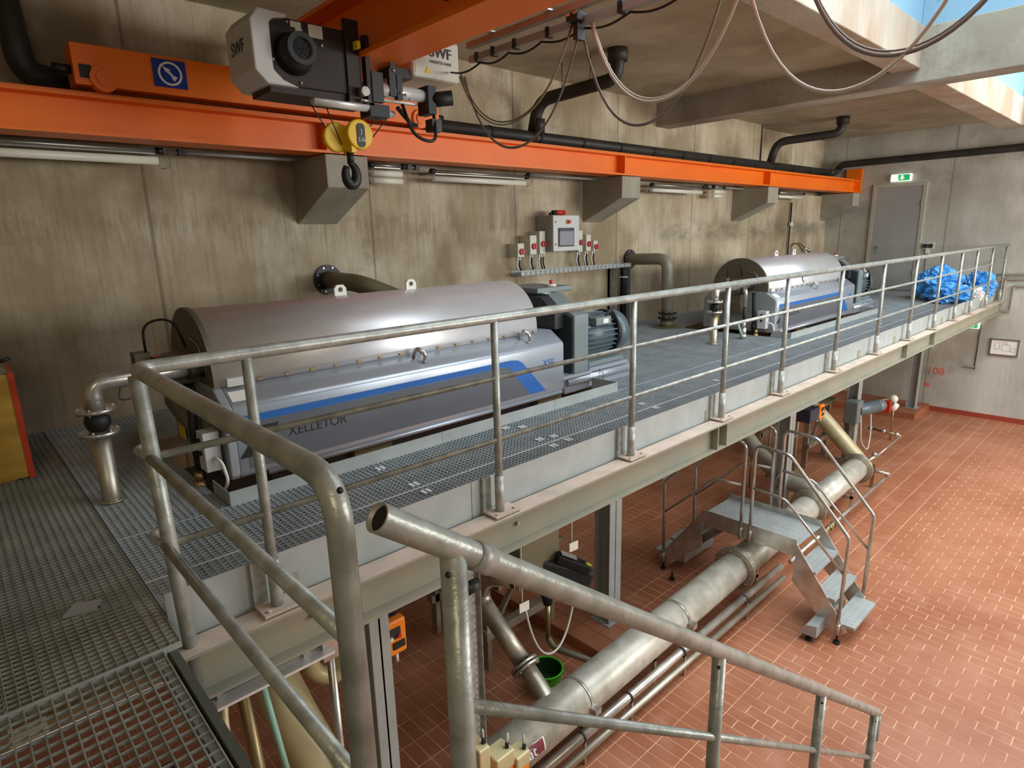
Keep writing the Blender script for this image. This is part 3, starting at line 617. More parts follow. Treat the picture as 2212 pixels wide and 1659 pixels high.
# ------------------------------------------------------------------ control cabinet, switches, cable tray
t = T('control_cabinet', 'pale grey control cabinet with a screen on the left wall', 'cabinet', (7.3, 6.8, 4.42))
cb = MB().box(7.0, 7.6, 6.60, LW, 4.42, 4.96).build('body', 'grey_face', t, bevel=.006)
dr = MB().box(7.005, 7.595, 6.575, 6.599, 4.425, 4.955).build('door', 'grey_box', t, bevel=.004)
MB().box(7.11, 7.47, 6.566, 6.574, 4.49, 4.77).build('screen_bezel', 'char', dr); MB().box(7.135, 7.45, 6.560, 6.5655, 4.51, 4.72).build('screen', 'screen', dr); MB().box(7.135, 7.45, 6.560, 6.5655, 4.725, 4.755).build('screen_header', 'navy', dr)
MB().cyl((7.33, 6.574, 4.86), (7.33, 6.55, 4.86), .035, 14).build('button_collar', 'hose_y', dr); MB().cyl((7.33, 6.55, 4.86), (7.33, 6.525, 4.86), .027, 14).build('stop_button', 'red', dr)
for z in (4.86, 4.53): MB().cyl((7.055, 6.574, z), (7.055, 6.56, z), .014, 10).build('door_lock', 'grey_face', dr)
MB().cyl((7.08, 6.7, 4.96), (7.08, 6.7, 5.0), .03, 10).cyl((7.1, 6.68, 5.0), (7.16, 6.68, 5.0), .035, 12).build('beacon_base', 'black', t); MB().cyl((7.16, 6.68, 5.0), (7.36, 6.68, 5.0), .037, 14).build('beacon_lens', 'red', t)
tag(MB().ball((7.62, 6.93, 5.02), .05, 12, 6, (1.2, .3, .35)).build('wall_button', 'white', origin=(7.62, 6.93, 5.0)), 'small flat white disc on the wall right of the cabinet beacon', 'button')
for i, (x, z, w_, h, lb, nc) in enumerate((
    (6.46, 4.46, .13, .20, 'lowest and leftmost red-knob isolator switch on the wall', 1),
    (6.72, 4.53, .14, .28, 'second red-knob isolator from the left', 1),
    (6.98, 4.56, .0, .0, '', 0),
    (7.80, 4.56, .10, .34, 'tall red-knob isolator touching the right side of the cabinet', 1),
    (8.00, 4.53, .12, .26, 'middle red-knob isolator of the three right of the cabinet', 1),
    (8.18, 4.48, .11, .16, 'small rightmost isolator with red knob on the wall', 1))):
    if not w_: x, w_, h, lb, nc = 6.92, .13, .34, 'tall plain isolator with red knob just left of the cabinet', 2
    t = T('isolator_switch', lb, 'switch', (x, 6.85, z-h/2), 'red-knob isolator switches beside the cabinet')
    MB().box(x-w_/2, x+w_/2, 6.72, LW, z-h/2, z+h/2).build('housing', 'offwhite', t, bevel=.006)
    kb = MB().cyl((x+.01, 6.72, z-.02), (x+.01, 6.69, z-.02), .045, 16).build('rotary_knob', 'red', t)
    MB().box(x+.004, x+.016, 6.682, 6.69, z-.055, z+.015).build('grip', 'maroon', kb)
    for q in range(nc+1):
        xx = x-.02+q*.05; MB().cyl((xx, 6.78, z-h/2), (xx, 6.78, z-h/2-.05), .014, 8).build('cable_gland', 'white', t)
        MB().pipe([(xx, 6.78, z-h/2-.05), (xx, 6.80, z-h/2-.12), (xx+.06, 6.82, 4.16)], .011, .06, 8).build('cable', 'black' if q else 'white', t)
t = T('cable_tray', 'perforated galvanised cable tray under the control cabinet turning down the wall', 'cable tray', (7.6, 6.8, 4.1))
MB().box(6.45, 9.16, 6.72, LW, 4.085, 4.09).box(6.45, 9.16, 6.715, 6.72, 4.085, 4.15).box(6.45, 9.16, LW-.01, LW-.005, 4.085, 4.15).build('tray', 'galv_light', t)
mb = MB()
for k in range(24):
    for z in (4.10, 4.13): mb.box(6.52+k*.105, 6.57+k*.105, 6.712, 6.7145, z-.005, z+.005)
mb.build('slot_row', 'char', t)['kind'] = 'stuff'
MB().box(9.16, 9.166, 6.72, LW, 3.0, 4.15).box(8.80, 8.806, 6.74, LW, G, 4.08).box(8.8, 8.95, 6.90, LW, G, 4.08).build('vertical_tray', 'galv', t)
mb = MB()
for i in range(3):
    for j in range(2): mb.pipe([(8.6, 6.78+j*.05, 4.12), (9.03+i*.035, 6.78+j*.05, 4.1), (9.03+i*.035, 6.78+j*.05, 3.0)], .02, .1, 8)
mb.build('cable_bundle', 'black', t)
MB().cyl((8.84, 6.86, 3.7), (8.86, 6.86, 4.05), .012, 6).build('earth_cable', 'yg', t)
for z in (3.9, 3.5): MB().ring((9.06, 6.80, z), (9.06, 6.80, z+.02), .07, .08, 14).build('cable_tie', 'white', t)

# ------------------------------------------------------------------ wall elbows
def elbow_pipe(name, label, wx, pts, r, m, fl_m):
    t = T(name, label, 'pipe', (pts[-1][0], pts[-1][1], G), 'elbow pipes out of the left wall')
    MB().pipe(pts, r, .2, 20).build('elbow', m, t)
    flange(t, 'wall_flange', (wx, LW-.03, pts[0][2]), (wx, LW-.002, pts[0][2]), r*1.75, fl_m, 8, boltm='steel')
    return t
t1 = elbow_pipe('extract_pipe', 'dark olive pipe elbow leaving the left wall behind the near centrifuge hood', 3.47, [(3.47, LW, 4.22), (3.49, 6.2, 4.2), (3.95, 5.9, 3.95), (3.95, 5.9, 3.05)], .10, 'olive', 'black')
t2 = elbow_pipe('extract_pipe', 'grey pipe elbow from the wall down to the grating between the two centrifuges', 9.42, [(9.36, LW, 4.2), (9.40, 6.12, 4.22), (9.42, 6.1, 3.0)], .10, 'drain_grey', 'black')
# second pipe: flanged joint at its foot
flange(t2, 'flange', (9.42, 6.1, 3.27), (9.42, 6.1, 3.30), .16, 'black', 8, boltm='steel'); flange(t2, 'flange', (9.42, 6.1, 3.18), (9.42, 6.1, 3.21), .16, 'black', 8, boltm='steel')
MB().cyl((9.42, 6.1, 3.04), (9.42, 6.1, 3.16), .14, 18, .11).build('cone', 'olive', t2); MB().cyl((9.42, 6.1, 3.03), (9.42, 6.1, 3.045), .26, 20).build('deck_collar', 'olive', t2)
# small wall pipe with valve near the end of the left wall
t = T('water_tap_line', 'thin dark water pipes with a valve and hose coupling on the wall behind the far centrifuge', 'pipe', (16.3, 6.9, 3.4))
MB().cyl((16.0, 6.9, 3.2), (16.0, 6.9, 5.3), .022, 8).build('riser', 'char', t); MB().pipe([(16.25, 6.9, 3.2), (16.25, 6.9, 4.28), (16.6, 6.88, 4.3), (17.0, 6.82, 4.12)], .02, .08, 8).build('branch', 'brass', t)
MB().ball((17.0, 6.8, 4.12), .05, 8, 6).cyl((16.85, 6.84, 4.18), (17.1, 6.8, 4.05), .03, 8).build('hose_coupling', 'steel', t); MB().ball((16.0, 6.88, 4.78), .055, 8, 6).build('valve', 'white', t)

# ------------------------------------------------------------------ decanter centrifuge
def decanter(X, label):
    t = T('decanter_centrifuge', label, 'centrifuge', (X+3, 4.9, G), 'decanter centrifuges on the walkway')
    x0, x1 = X+1.35, X+4.70; yc = 4.9; zc = 3.755
    prof = [(4.29, 3.06), (4.27, 3.10), (4.27, 3.565), (4.278, 3.592), (4.298, 3.607), (4.42, 3.70), (4.45, 3.715), (5.35, 3.715), (5.5, 3.607), (5.53, 3.57), (5.53, 3.1), (5.51, 3.06)]
    prof = [(4.30, 3.065), (4.276, 3.10), (4.276, 3.56), (4.284, 3.585), (4.304, 3.603), (4.455, 3.705), (5.345, 3.705), (5.496, 3.603), (5.524, 3.56), (5.524, 3.10), (5.5, 3.065)]
    MB().prism(prof, 'x', x0, x1, True).build('housing', 'silver', t, bevel=.012)
    MB().pipe([(x0+.2, 4.30, 3.055), (x1-.02, 4.30, 3.055)], .022, .1, 10).build('lower_rim', 'silver', t)
    # hood: half round shell with vertical flanks
    r = .462; pr = [(yc-r, 3.705)]
    for k in range(25):
        an = PI*(1-k/24); pr.append((yc+r*math.cos(an), zc+r*math.sin(an)))
    pr.append((yc+r, 3.705))
    MB().prism(pr, 'x', X+1.33, X+4.47, True).build('hood', 'hood', t)
    r2 = .475; pr2 = [(yc+r2*math.cos(a_), zc+r2*math.sin(a_)) for a_ in [PI*k/24 for k in range(25)]] + [(yc-r2, 3.6), (yc+r2, 3.6)]
    MB().prism(pr2[:25]+[(yc-r2, 3.70), (yc+r2, 3.70)], 'x', X+1.30, X+1.335, False).build('end_plate', 'disc', t)
    for xe in (2.55, 3.27):
        MB().prism([(X+xe-.055, 4.21), (X+xe-.055, 4.275), (X+xe-.03, 4.305), (X+xe+.03, 4.305), (X+xe+.055, 4.275), (X+xe+.055, 4.21)], 'y', yc-.012, yc+.012).build('lifting_eye', 'paper', t)
        MB().cyl((X+xe, yc-.016, 4.265), (X+xe, yc+.016, 4.265), .02, 14).build('eye_hole', 'char', t)
    for xh in (2.96, 4.22):
        q = .055; MB().pipe([(X+xh-.03, 4.41, 3.675), (X+xh-.03, 4.37, 3.77), (X+xh+.03, 4.31, 3.715), (X+xh+.03, 4.335, 3.63)], .013, .05, 8, flat=(1.6, .8)).build('handle', 'steel', t)
    for k in range(15): MB().cbox((X+1.62+k*.2, yc-r-.006, 3.72), (.035, .02, .016)).build('hinge_lug', 'brass', t)
    # front decals
    y = 4.2745
    MB().prism([(X+1.42, 3.455), (X+3.86, 3.455), (X+3.91, 3.44), (X+4.20, 3.125), (X+1.42, 3.125)], 'y', y-.0015, y).build('grey_decal', 'mach_grey', t)
    MB().prism([(X+1.42, 3.457), (X+3.86, 3.457), (X+3.91, 3.442), (X+4.20, 3.125), (X+4.42, 3.125), (X+4.10, 3.46), (X+4.04, 3.495), (X+3.95, 3.51), (X+1.42, 3.51)], 'y', y-.0015, y).build('blue_decal', 'mach_blue', t)
    text('model_text', 'X5E', 'mach_blue', t, (X+4.47, y-.001, 3.405), (PI/2, 0, 0), .095, .0008)
    text('name_text', 'XELLETOR', 'black', t, (X+1.95, y-.003, 3.325), (PI/2, 0, 0), .10, .0008)
    for p in ([(1.52, 3.42), (1.66, 3.42), (1.585, 3.335), (1.535, 3.345)], [(1.36, 3.21), (1.43, 3.30), (1.47, 3.285), (1.45, 3.21)]):
        MB().prism([(X+a, b) for a, b in p], 'y', y-.004, y-.0025).build('emblem_blade', 'black', t)
    # machine foot rails
    MB().box(x0+.25, x1-.3, 4.38, 4.50, 2.86, 3.07).box(x0+.25, x1-.3, 5.3, 5.42, 2.86, 3.07).build('skid', 'char', t)
    for xe in (x0+.9, x1-.35): MB().box(xe, xe+.35, 4.32, 5.48, 2.82, 3.06).build('skid_block', 'olive', t)
    # left end: bearing block, gear, boxes, piping
    MB().cyl((X+1.06, yc, 3.78), (X+1.31, yc, 3.78), .12, 20).build('bearing_housing', 'disc', t)
    MB().prism([(X+1.12, 3.84), (X+1.14, 3.90), (X+1.32, 3.91), (X+1.32, 3.70), (X+1.12, 3.70)], 'y', 4.74, 5.05).build('bearing_cap', 'disc', t, bevel=.02)
    MB().box(X+.96, X+1.06, 4.95, 5.08, 3.82, 3.93).build('vibration_sensor', 'disc', t); MB().box(X+1.06, X+1.12, 4.9, 5.0, 3.84, 3.90).build('red_coupling', 'red', t)
    MB().pipe([(X+1.04, 4.98, 3.92), (X+1.04, 4.98, 4.14), (X+1.22, 4.88, 4.17), (X+1.27, 4.85, 3.95)], .009, .14, 8).build('sensor_cable', 'rubber', t)
    MB().pipe([(X+1.28, 4.78, 4.02), (X+1.29, 4.62, 4.0), (X+1.30, 4.56, 3.8)], .005, .08, 6).build('thin_wire', 'steel', t)
    MB().prism([(a, b) for a, b in prof], 'x', X+1.29, X+1.352).build('end_cover', 'slate_light', t, bevel=.01)
    MB().prism([(X+1.20, 3.34), (X+1.29, 3.34), (X+1.29, 3.66), (X+1.12, 3.66), (X+1.12, 3.52)], 'y', 4.78, 5.02).build('chute', 'olive', t)
    cbx = MB().box(X+1.16, X+1.27, 4.36, 4.50, 3.14, 3.42).build('local_switch_box', 'grey_box', t, bevel=.006)
    for z in (3.36, 3.27): MB().cyl((X+1.16, 4.43, z), (X+1.145, 4.43, z), .018, 12).build('push_button', 'black', cbx)
    MB().pipe([(X+1.22, 4.35, 3.24), (X+1.24, 4.28, 3.22), (X+1.26, 4.26, 3.08), (X+1.24, 4.32, 3.0)], .011, .08, 8).build('grey_hose', 'white', t)
    MB().box(X+1.38, X+1.50, 4.40, 4.50, 3.70, 3.76).build('sensor_box', 'grey_box', t, bevel=.004)
    MB().add([(X+1.37, 4.395, 3.668), (X+1.53, 4.395, 3.668), (X+1.53, 4.31, 3.612), (X+1.37, 4.31, 3.612)], [(3, 2, 1, 0)]).build('data_label', 'paper', t)
    MB().pipe([(X+1.20, 4.60, 3.70), (X+1.16, 4.56, 3.4), (X+1.18, 4.56, 2.95)], .03, .1, 10).cyl((X+1.18, 4.56, 3.12), (X+1.18, 4.56, 3.2), .042, 10).build('rinse_hose', 'rubber', t)
    MB().cyl((X+1.14, 4.5, 2.98), (X+1.14, 4.5, 3.06), .04, 12).cyl((X+1.14, 4.5, 3.06), (X+1.14, 4.5, 3.12), .028, 12).build('hose_valve', 'brass', t)
    MB().box(X+1.265, X+1.269, 5.2, 5.36, 3.16, 3.30).build('warning_sticker', 'hose_y', t); MB().box(X+1.262, X+1.27, 5.15, 5.40, 3.33, 3.43).build('name_plate', 'brass', t)
    # belt guard and motors
    gx0, gx1 = X+4.87, X+5.10
    MB().prism([(4.28, 3.22), (4.28, 3.84), (4.34, 3.87), (4.46, 3.89), (4.66, 4.05), (5.42, 4.05), (5.52, 3.9), (5.52, 3.1), (4.4, 3.1)], 'x', gx0, gx1).build('belt_guard', 'slate', t, bevel=.008)
    MB().prism([(4.31, 3.24), (4.31, 3.82), (4.47, 3.86), (4.67, 4.02), (5.40, 4.02), (5.5, 3.9), (5.5, 3.12), (4.4, 3.12)], 'x', gx0-.012, gx0-.002).build('guard_back_panel', 'char', t)
    MB().prism([(4.42, 3.705), (4.42, 3.86), (4.62, 4.03), (5.4, 4.03), (5.4, 3.705)], 'x', X+4.72, X+4.86).build('guard_hood', 'char', t)
    MB().box(X+4.8, X+5.35, 4.75, 5.35, 4.052, 4.11).build('guard_lid', 'slate', t, bevel=.01)
    for a, b in ((4.86, 4.7), (5.02, 4.5)): MB().box(X+a, X+a+.10, b, b+.07, 4.052, 4.056).build('lid_label', 'paper', t) if b > 4.66 else None
    MB().cyl((X+5.12, 4.85, 4.11), (X+5.12, 4.85, 4.135), .06, 16).build('grease_base', 'paper', t); MB().cyl((X+5.12, 4.85, 4.135), (X+5.12, 4.85, 4.18), .018, 10).build('red_knob', 'red', t)
    MB().box(X+4.70, X+5.16, 4.28, 5.5, 3.18, 3.215).build('guard_sill', 'silver', t)
    my, mz, mr = 4.58, 3.55, .25
    mt = MB().cyl((X+5.14, my, mz), (X+5.72, my, mz), mr-.035, 28).build('main_motor', 'motor', t)
    fb = MB()
    for k in range(26):
        an = 2*PI*k/26; fb.obox((X+5.17, my+math.cos(an)*(mr-.02), mz+math.sin(an)*(mr-.02)), (X+5.68, my+math.cos(an)*(mr-.02), mz+math.sin(an)*(mr-.02)), .009, .045, (0, math.cos(an), math.sin(an)))
    fb.build('cooling_fins', 'motor', mt)
    MB().cyl((X+5.69, my, mz), (X+5.74, my, mz), mr+.012, 28).build('fan_ring', 'black', mt); MB().cyl((X+5.74, my, mz), (X+5.93, my, mz), mr+.008, 28, mr-.02).build('fan_cowl', 'motor', mt)
    MB().box(X+5.28, X+5.55, my-.26, my-.12, mz+.13, mz+.22).build('terminal_box', 'slate', mt, bevel=.01); MB().box(X+5.40, X+5.49, my-.264, my-.261, mz+.15, mz+.20).build('terminal_label', 'paper', mt)
    MB().box(X+5.16, X+5.2, my-.2, my+.2, mz-.25, mz+.25).build('motor_flange', 'slate', mt)
    MB().pipe([(X+5.5, my-.2, mz+.2), (X+5.62, my-.2, mz+.3), (X+5.7, my-.26, mz+.1), (X+5.7, my-.2, mz-.2)], .014, .12, 8).build('motor_cable', 'black', t)
    MB().box(X+5.18, X+5.8, my-.24, my+.24, 3.235, 3.285).build('motor_foot', 'slate', t, bevel=.005); MB().box(X+5.15, X+5.84, my-.28, my+.28, 3.19, 3.23).build('motor_plate', 'silver', t)
    MB().pipe([(X+4.78, 4.33, 3.13), (X+6.0, 4.33, 3.13)], .05, .1, 14).build('base_tube', 'silver', t)
    MB().box(X+4.76, X+6.05, 4.32, 5.4, 3.0, 3.17).build('base_frame', 'silver', t, bevel=.02)
    MB().pipe([(X+5.32, 4.30, 3.2), (X+5.32, 4.24, 3.16), (X+5.32, 4.26, 3.05)], .008, .04, 6).build('frame_hook', 'steel', t)
    MB().cyl((X+6.05, 4.9, 3.35), (X+6.25, 4.9, 3.35), .16, 18).build('back_drive_motor', 'motor', t)
    return t
decanter(0, 'near centrifuge with long brushed hood and blue striped grey flank')
decanter(8.34, 'far centrifuge with round end plate seen past the middle railing posts')

# ------------------------------------------------------------------ inlet pipes standing through the deck
def inlet(X, x2, label):
    t = T('inlet_pipe', label, 'pipe', (X, 4.62, G), 'stainless inlet pipes in front of the centrifuges')
    MB().pipe([(X, 4.62, 3.66), (X, 4.62, 3.83), (x2, 4.66, 3.83)], .055, .17, 18, n=8).build('elbow', 'steel', t)
    MB().cyl((X, 4.62, 2.6), (X, 4.62, 3.50), .055, 18).build('riser', 'steel_dull', t)
    flange(t, 'flange', (X, 4.62, 3.645), (X, 4.62, 3.67), .115, 'steel', 6, boltm='steel'); flange(t, 'flange', (X, 4.62, 3.495), (X, 4.62, 3.52), .115, 'steel', 6, boltm='steel')
    MB().sweep([(X, 4.62, 3.52), (X, 4.62, 3.55), (X, 4.62, 3.583), (X, 4.62, 3.615), (X, 4.62, 3.645)], [.05, .07, .076, .07, .05], 18).build('rubber_compensator', 'rubber', t)
    MB().cyl((X, 4.62, 3.03), (X, 4.62, 3.045), .075, 18).build('deck_collar', 'steel_dull', t)
    for xx in (x2-.3, x2-.2): MB().cyl((xx, 4.65, 3.83), (xx+.014, 4.65, 3.83), .078, 18).build('pipe_clamp', 'char', t)
    MB().pipe([(X+.16, 4.60, 3.80), (X+.12, 4.56, 3.70), (X+.24, 4.56, 3.71)], .006, .05, 6).build('wire_loop', 'char', t)
    return t
inlet(.63, 1.5, 'stainless inlet pipe with black compensator at the near end of the near centrifuge')
inlet(8.37, 9.7, 'stainless inlet pipe with flanges in front of the far centrifuge')
t = T('rinse_line', 'braided black rinse hose with chrome fittings in front of the far centrifuge', 'hose', (9.06, 4.5, G))
MB().pipe([(9.2, 4.62, 3.80), (9.06, 4.5, 3.78), (9.06, 4.5, 3.52)], .03, .06, 10).build('upper_fitting', 'steel', t); MB().cyl((9.06, 4.5, 3.3), (9.06, 4.5, 3.52), .026, 10).build('black_hose', 'rubber', t)
MB().cyl((9.06, 4.5, 3.2), (9.06, 4.5, 3.3), .03, 10).cyl((9.06, 4.5, 3.08), (9.06, 4.5, 3.2), .045, 12).ball((9.06, 4.5, 3.07), .055, 10, 6).build('lower_fitting', 'steel', t)
MB().cyl((8.86, 4.5, 3.3), (9.0, 4.48, 3.06), .018, 8).build('mint_hose', 'mint', t)

# ------------------------------------------------------------------ walkway platform
wk = T('walkway_platform', 'raised steel walkway with grating deck and grey edge beam along the hall', 'walkway', (9, 4.9, G))
eb = ibeam_x(.47, EW, 2.83, 2.635, 2.885, .15, .014, .01).build('edge_beam', 'beam_paint', wk)
MB().box(.47, EW, 2.757, 2.903, 2.8855, 2.8885).build('dust_layer', 'dust', eb)
for a in (5.18, 5.35, 11.0, 12.55): MB().box(a, a+.012, 2.756, 2.824, 2.65, 2.871).build('web_stiffener', 'beam_paint', wk)
for a in (1.15, 2.62): 
    MB().cyl((a, 2.824, 2.78), (a, 2.80, 2.78), .014, 6).build('web_bolt', 'galv', wk)
# toe board plates behind the posts
xs = [.52, 2.32, 3.95, 5.36, 7.0, 8.6, 10.4, 12.2, 14.0, 15.8, 18.2]
for a, b in zip(xs[:-1], xs[1:]): MB().box(a+.003, b-.003, 2.925, 2.933, 2.86, 3.135).build('toe_board', 'galv_light', wk)
for x in (.988, 2.488, 3.923, 5.376, 6.666, 8.195): MB().box(x-.09, x-.02, 2.90, 2.924, 2.89, 3.14).build('toe_bracket', 'galv', wk)
# kick plates around the machine openings
for X in (0, 8.34):
    for a, b in ((1.16, 2.85), (2.853, 4.2), (4.203, 5.18)):
        MB().box(X+a, X+b, 3.945, 3.951, 3.0, 3.125).build('kick_plate', 'galv_light', wk)
    MB().box(X+1.155, X+1.16, 3.95, 4.25, 3.0, 3.125).build('kick_plate', 'galv_light', wk); MB().box(X+5.18, X+5.186, 3.945, 4.3, 3.0, 3.125).build('kick_plate', 'galv_light', wk)
# grating panels: flat bearing bars across, thinner cross bars along
GP = {}
def panel(x0, x1, y0, y1, z=G, m='grate', px=.038, py=.036, name='grating_panel', bw=.004):
    w0, h0 = x1-x0-.006, y1-y0-.006; key = (round(w0, 3), round(h0, 3), m)
    if key not in GP:
        mb = MB(); nx_ = max(2, round(w0/px)); ny_ = max(2, round(h0/py))
        for i in range(nx_+1): a = -w0/2+w0*i/nx_; mb.box(a-bw/2, a+bw/2, -h0/2, h0/2, -.03, 0)
        for j in range(ny_+1): b = -h0/2+h0*j/ny_; e = (j in (0, ny_)); mb.box(-w0/2, w0/2, b-(.0025 if e else .0016), b+(.0025 if e else .0016), -.03 if e else -.014, -.001)
        o = mb.build(name, m, None); GP[key] = o.data; bpy.data.objects.remove(o)
    o = bpy.data.objects.new(name, GP[key]); COL.objects.link(o); o.parent = wk; o.location = Vector(((x0+x1)/2, (y0+y1)/2, z))-wk.location
ea = [.52, .82]+[.82+1.36*k for k in range(1, 13)]+[EW-.02]
for a, b in zip(ea[:-1], ea[1:]):
    panel(a, b, 2.94, 3.31); panel(a, b, 3.31, 3.94)
for r0, r1 in ((3.955, 4.95), (4.95, 5.95), (5.95, 6.93)):
    segs = [(.52, 1.15)]
    if r0 > 5.5: segs += [(1.15+k*1.0125, 1.15+(k+1)*1.0125) for k in range(4)]
    segs += [(5.2+k*1.07, 5.2+(k+1)*1.07) for k in range(4)]
    if r0 > 5.5: segs += [(9.48+k*1.0125, 9.48+(k+1)*1.0125) for k in range(4)]
    segs += [(13.55+k*.966, 13.55+(k+1)*.966) for k in range(5)]
    for a, b in segs: panel(a, b, r0, r1)
for a, b in ((-1.9, -.9), (-.9, .045), (.045, .515)):
    for r0, r1 in ((2.68, 3.9), (3.9, 5.2), (5.2, 6.93)): panel(a, b, r0, r1, G, 'grate_shaded')
# near landing with wider mesh
panel(-1.9, -.75, -1.0, 2.66, G, 'grate_shaded', .042, .054, bw=.005); panel(-.75, .44, -1.0, 2.66, G, 'grate_shaded', .042, .054, bw=.005)
for (x, y) in ((2.18, 3.38), (2.17, 3.22), (2.18, 3.82), (3.47, 3.86), (3.59, 3.77), (3.45, 3.42), (3.59, 3.39), (3.42, 3.23), (3.61, 3.24), (4.91, 3.44), (4.89, 3.27), (6.27, 3.4), (7.6, 3.25), (11.88, 3.44), (13.0, 3.1), (16.2, 4.1)):
    for dx in (-.018, .02): MB().box(x+dx-.012, x+dx+.012, y-.03, y+.03, G+.001, G+.007).build('grating_clip', 'clip', wk)
MB().box(.52, EW, 3.306, 3.314, G-.004, G+.002).build('joint_strip', 'clip', wk); MB().box(-1.9, .45, 2.664, 2.676, G-.03, G+.003).build('joint_strip', 'galv_light', wk); MB().box(.02, .50, 3.425, 3.437, 2.95, 2.985).build('light_gap_strip', 'cream', wk)  # cream strip paints in the bright line of light through a gap
# joists under the deck
for x in (-.02, 1.08, 5.28, 6.6, 9.35, 10.9, 13.65, 15.2, 16.8): MB().box(x-.06, x+.06, 2.92, 6.94, 2.80, 2.995).build('cross_joist', 'beam_paint', wk)
MB().box(-1.9, EW, 3.60, 3.92, 2.80, 2.96).build('long_joist', 'galv', wk); MB().box(-1.9, EW, 6.6, 6.75, 2.66, 2.86).build('long_joist', 'beam_paint', wk)
for X in (0, 8.34): MB().box(X+1.2, X+5.15, 4.3, 4.55, 2.55, 2.85).box(X+1.2, X+5.15, 5.2, 5.45, 2.55, 2.85).build('machine_girder', 'char', wk)
# landing stringers and concrete ledge under the left bay
MB().prism([(2.74, 2.84), (2.74, 3.0), (-1.0, 3.0), (-1.0, 2.84)], 'x', .462, .494).build('landing_edge_plate', 'plate_dark', wk)
MB().box(.42, .455, -1.0, 2.62, 2.88, 2.97).build('landing_stringer', 'galv', wk); MB().box(-1.9, .40, -1.0, 2.62, 2.50, 2.54).build('landing_shade_sheet', 'brownblack', wk)  # dark brown sheet below the landing is added for the shade there
struct(MB().box(.03, .46, 2.74, 3.42, 2.84, 2.90).box(-1.9, -.09, 2.74, 3.42, 2.84, 2.90).box(-1.9, -.09, 4.0, 6.9, 2.6, 2.7).box(.04, .50, 4.1, 6.9, 2.6, 2.7).build('trim_9', 'pit'))
# ------------------------------------------------------------------ railing
def rail_tube(mb, pts, r=.0302, bend=.06): return mb.pipe(pts, r, bend, 20, n=6)
rl = T('walkway_railing', 'galvanised tube railing along the open edge of the walkway', 'railing', (9, 2.84, 2.89))
XC = .545
rail_tube(MB(), [(EW-.03, 2.84, 4.18), (XC, 2.84, 4.19), (XC, 1.14, 4.19), (XC+.005, 1.14, 2.7)], bend=[0, .07, .12, 0]).build('handrail', 'galv_old', rl)
for z, nm in ((3.81, 'upper_knee_rail'), (3.405, 'lower_knee_rail')):
    MB().cyl((XC, 2.84, z), (18.25, 2.84, z), .0165, 14).build(nm, 'galv_old', rl); MB().cyl((XC, 2.84, z), (XC, 1.14, z), .021, 16).build(nm, 'galv_old', rl)
    MB().pipe([(XC, 2.84, z), (XC-.02, 2.98, z), (XC+.02, 3.02, z)], .019, .04, 12).build('rail_stub', 'galv_old', rl) if z > 0 else None
posts = [.988, 2.488, 3.923, 5.376, 6.666, 8.195, 9.754, 11.277, 12.734, 14.125, 15.373, 16.80, 18.25]
p0 = MB().cyl((0, 0, 0), (0, 0, 1.28), .0245, 18).build('post', 'galv_old', None); pme = p0.data; bpy.data.objects.remove(p0)
s0 = MB().cyl((0, 0, 0), (0, 0, .26), .031, 18).build('s', 'galv', None); sme = s0.data; bpy.data.objects.remove(s0)
b0 = MB().box(-.09, .13, -.07, .07, 0, .012).cyl((.09, -.04, .012), (.09, -.04, .024), .012, 6).cyl((-.06, -.04, .012), (-.06, -.04, .024), .012, 6).build('s', 'dust', None); bme = b0.data; bpy.data.objects.remove(b0)
for x in posts:
    o = bpy.data.objects.new('post', pme); COL.objects.link(o); o.parent = rl; o.location = Vector((x, 2.84, 2.90))-rl.location
    for nm, md in (('post_socket', sme), ('base_plate', bme)):
        c = bpy.data.objects.new(nm, md); COL.objects.link(c); c.parent = o
MB().cyl((XC+.04, 2.84, 2.62), (XC, 2.84, 4.16), .031, 18).build('corner_post', 'galv_old', rl)
MB().cyl((XC+.003, 1.14, 0.0), (XC+.003, 1.14, 2.7), .0302, 18).build('end_post_foot', 'galv_old', rl)
MB().ball((.5375, 1.1085, 4.181), .0075, 8, 6).build('drain_hole', 'black', rl)
for x in (7.0, 8.9): MB().pipe([(x, 2.84, 4.16), (x, 2.82, 4.10), (x+.03, 2.82, 4.12)], .01, .03, 6).build('rail_hook', 'steel', rl)
# stair handrail descending along the hall
st = T('stair_handrail', 'galvanised stair handrail with open tube end descending at the bottom of the picture', 'handrail', (.8, 1.0, 2.5))
zs = lambda x: 3.979-.742*(x-.788)
o = MB(); o.sweep([(.556, 1.0, zs(.556)), (4.38, 1.0, zs(4.38))], .0315, 24, cap=False); o.build('top_tube', 'galv_old', st)
d_ = Vector((1, 0, -.742)).normalized(); a_ = Vector((.556, 1.0, zs(.556)))
o = MB(); o.ring(a_, a_+d_*.2, .0275, .0314, 24); o.build('open_end', 'galv', st)
MB().cyl(a_+d_*.012, a_+d_*.02, .0276, 24).build('tube_shade_disc', 'black', st)  # black disc just inside the open end paints the tube's inner shade
MB().ring((.79, 1.0, zs(.79)), (.835, 1.0, zs(.835)), .031, .0345, 24).build('joint_sleeve', 'galv', st)
MB().cyl((.72, 1.0, zs(.735)-.395), (4.42, 1.0, zs(4.42)-.385), .017, 14).build('knee_rail', 'galv_old', st)
for x in (.735, 1.985, 3.19, 4.33): MB().cyl((x, 1.0, max(0, zs(x)-1.25)), (x, 1.0, zs(x)), .0305 if x < 1 else .0265, 18).build('post', 'galv_old', st)
MB().cyl((4.38, 1.0, zs(4.38)), (4.38, 1.0, zs(4.38)-.22), .0315, 16).build('end_return', 'galv_old', st)
MB().cyl((.765, 1.0, 3.90), (.80, 1.0, 3.90), .016, 10).build('tube_stub', 'char', st)
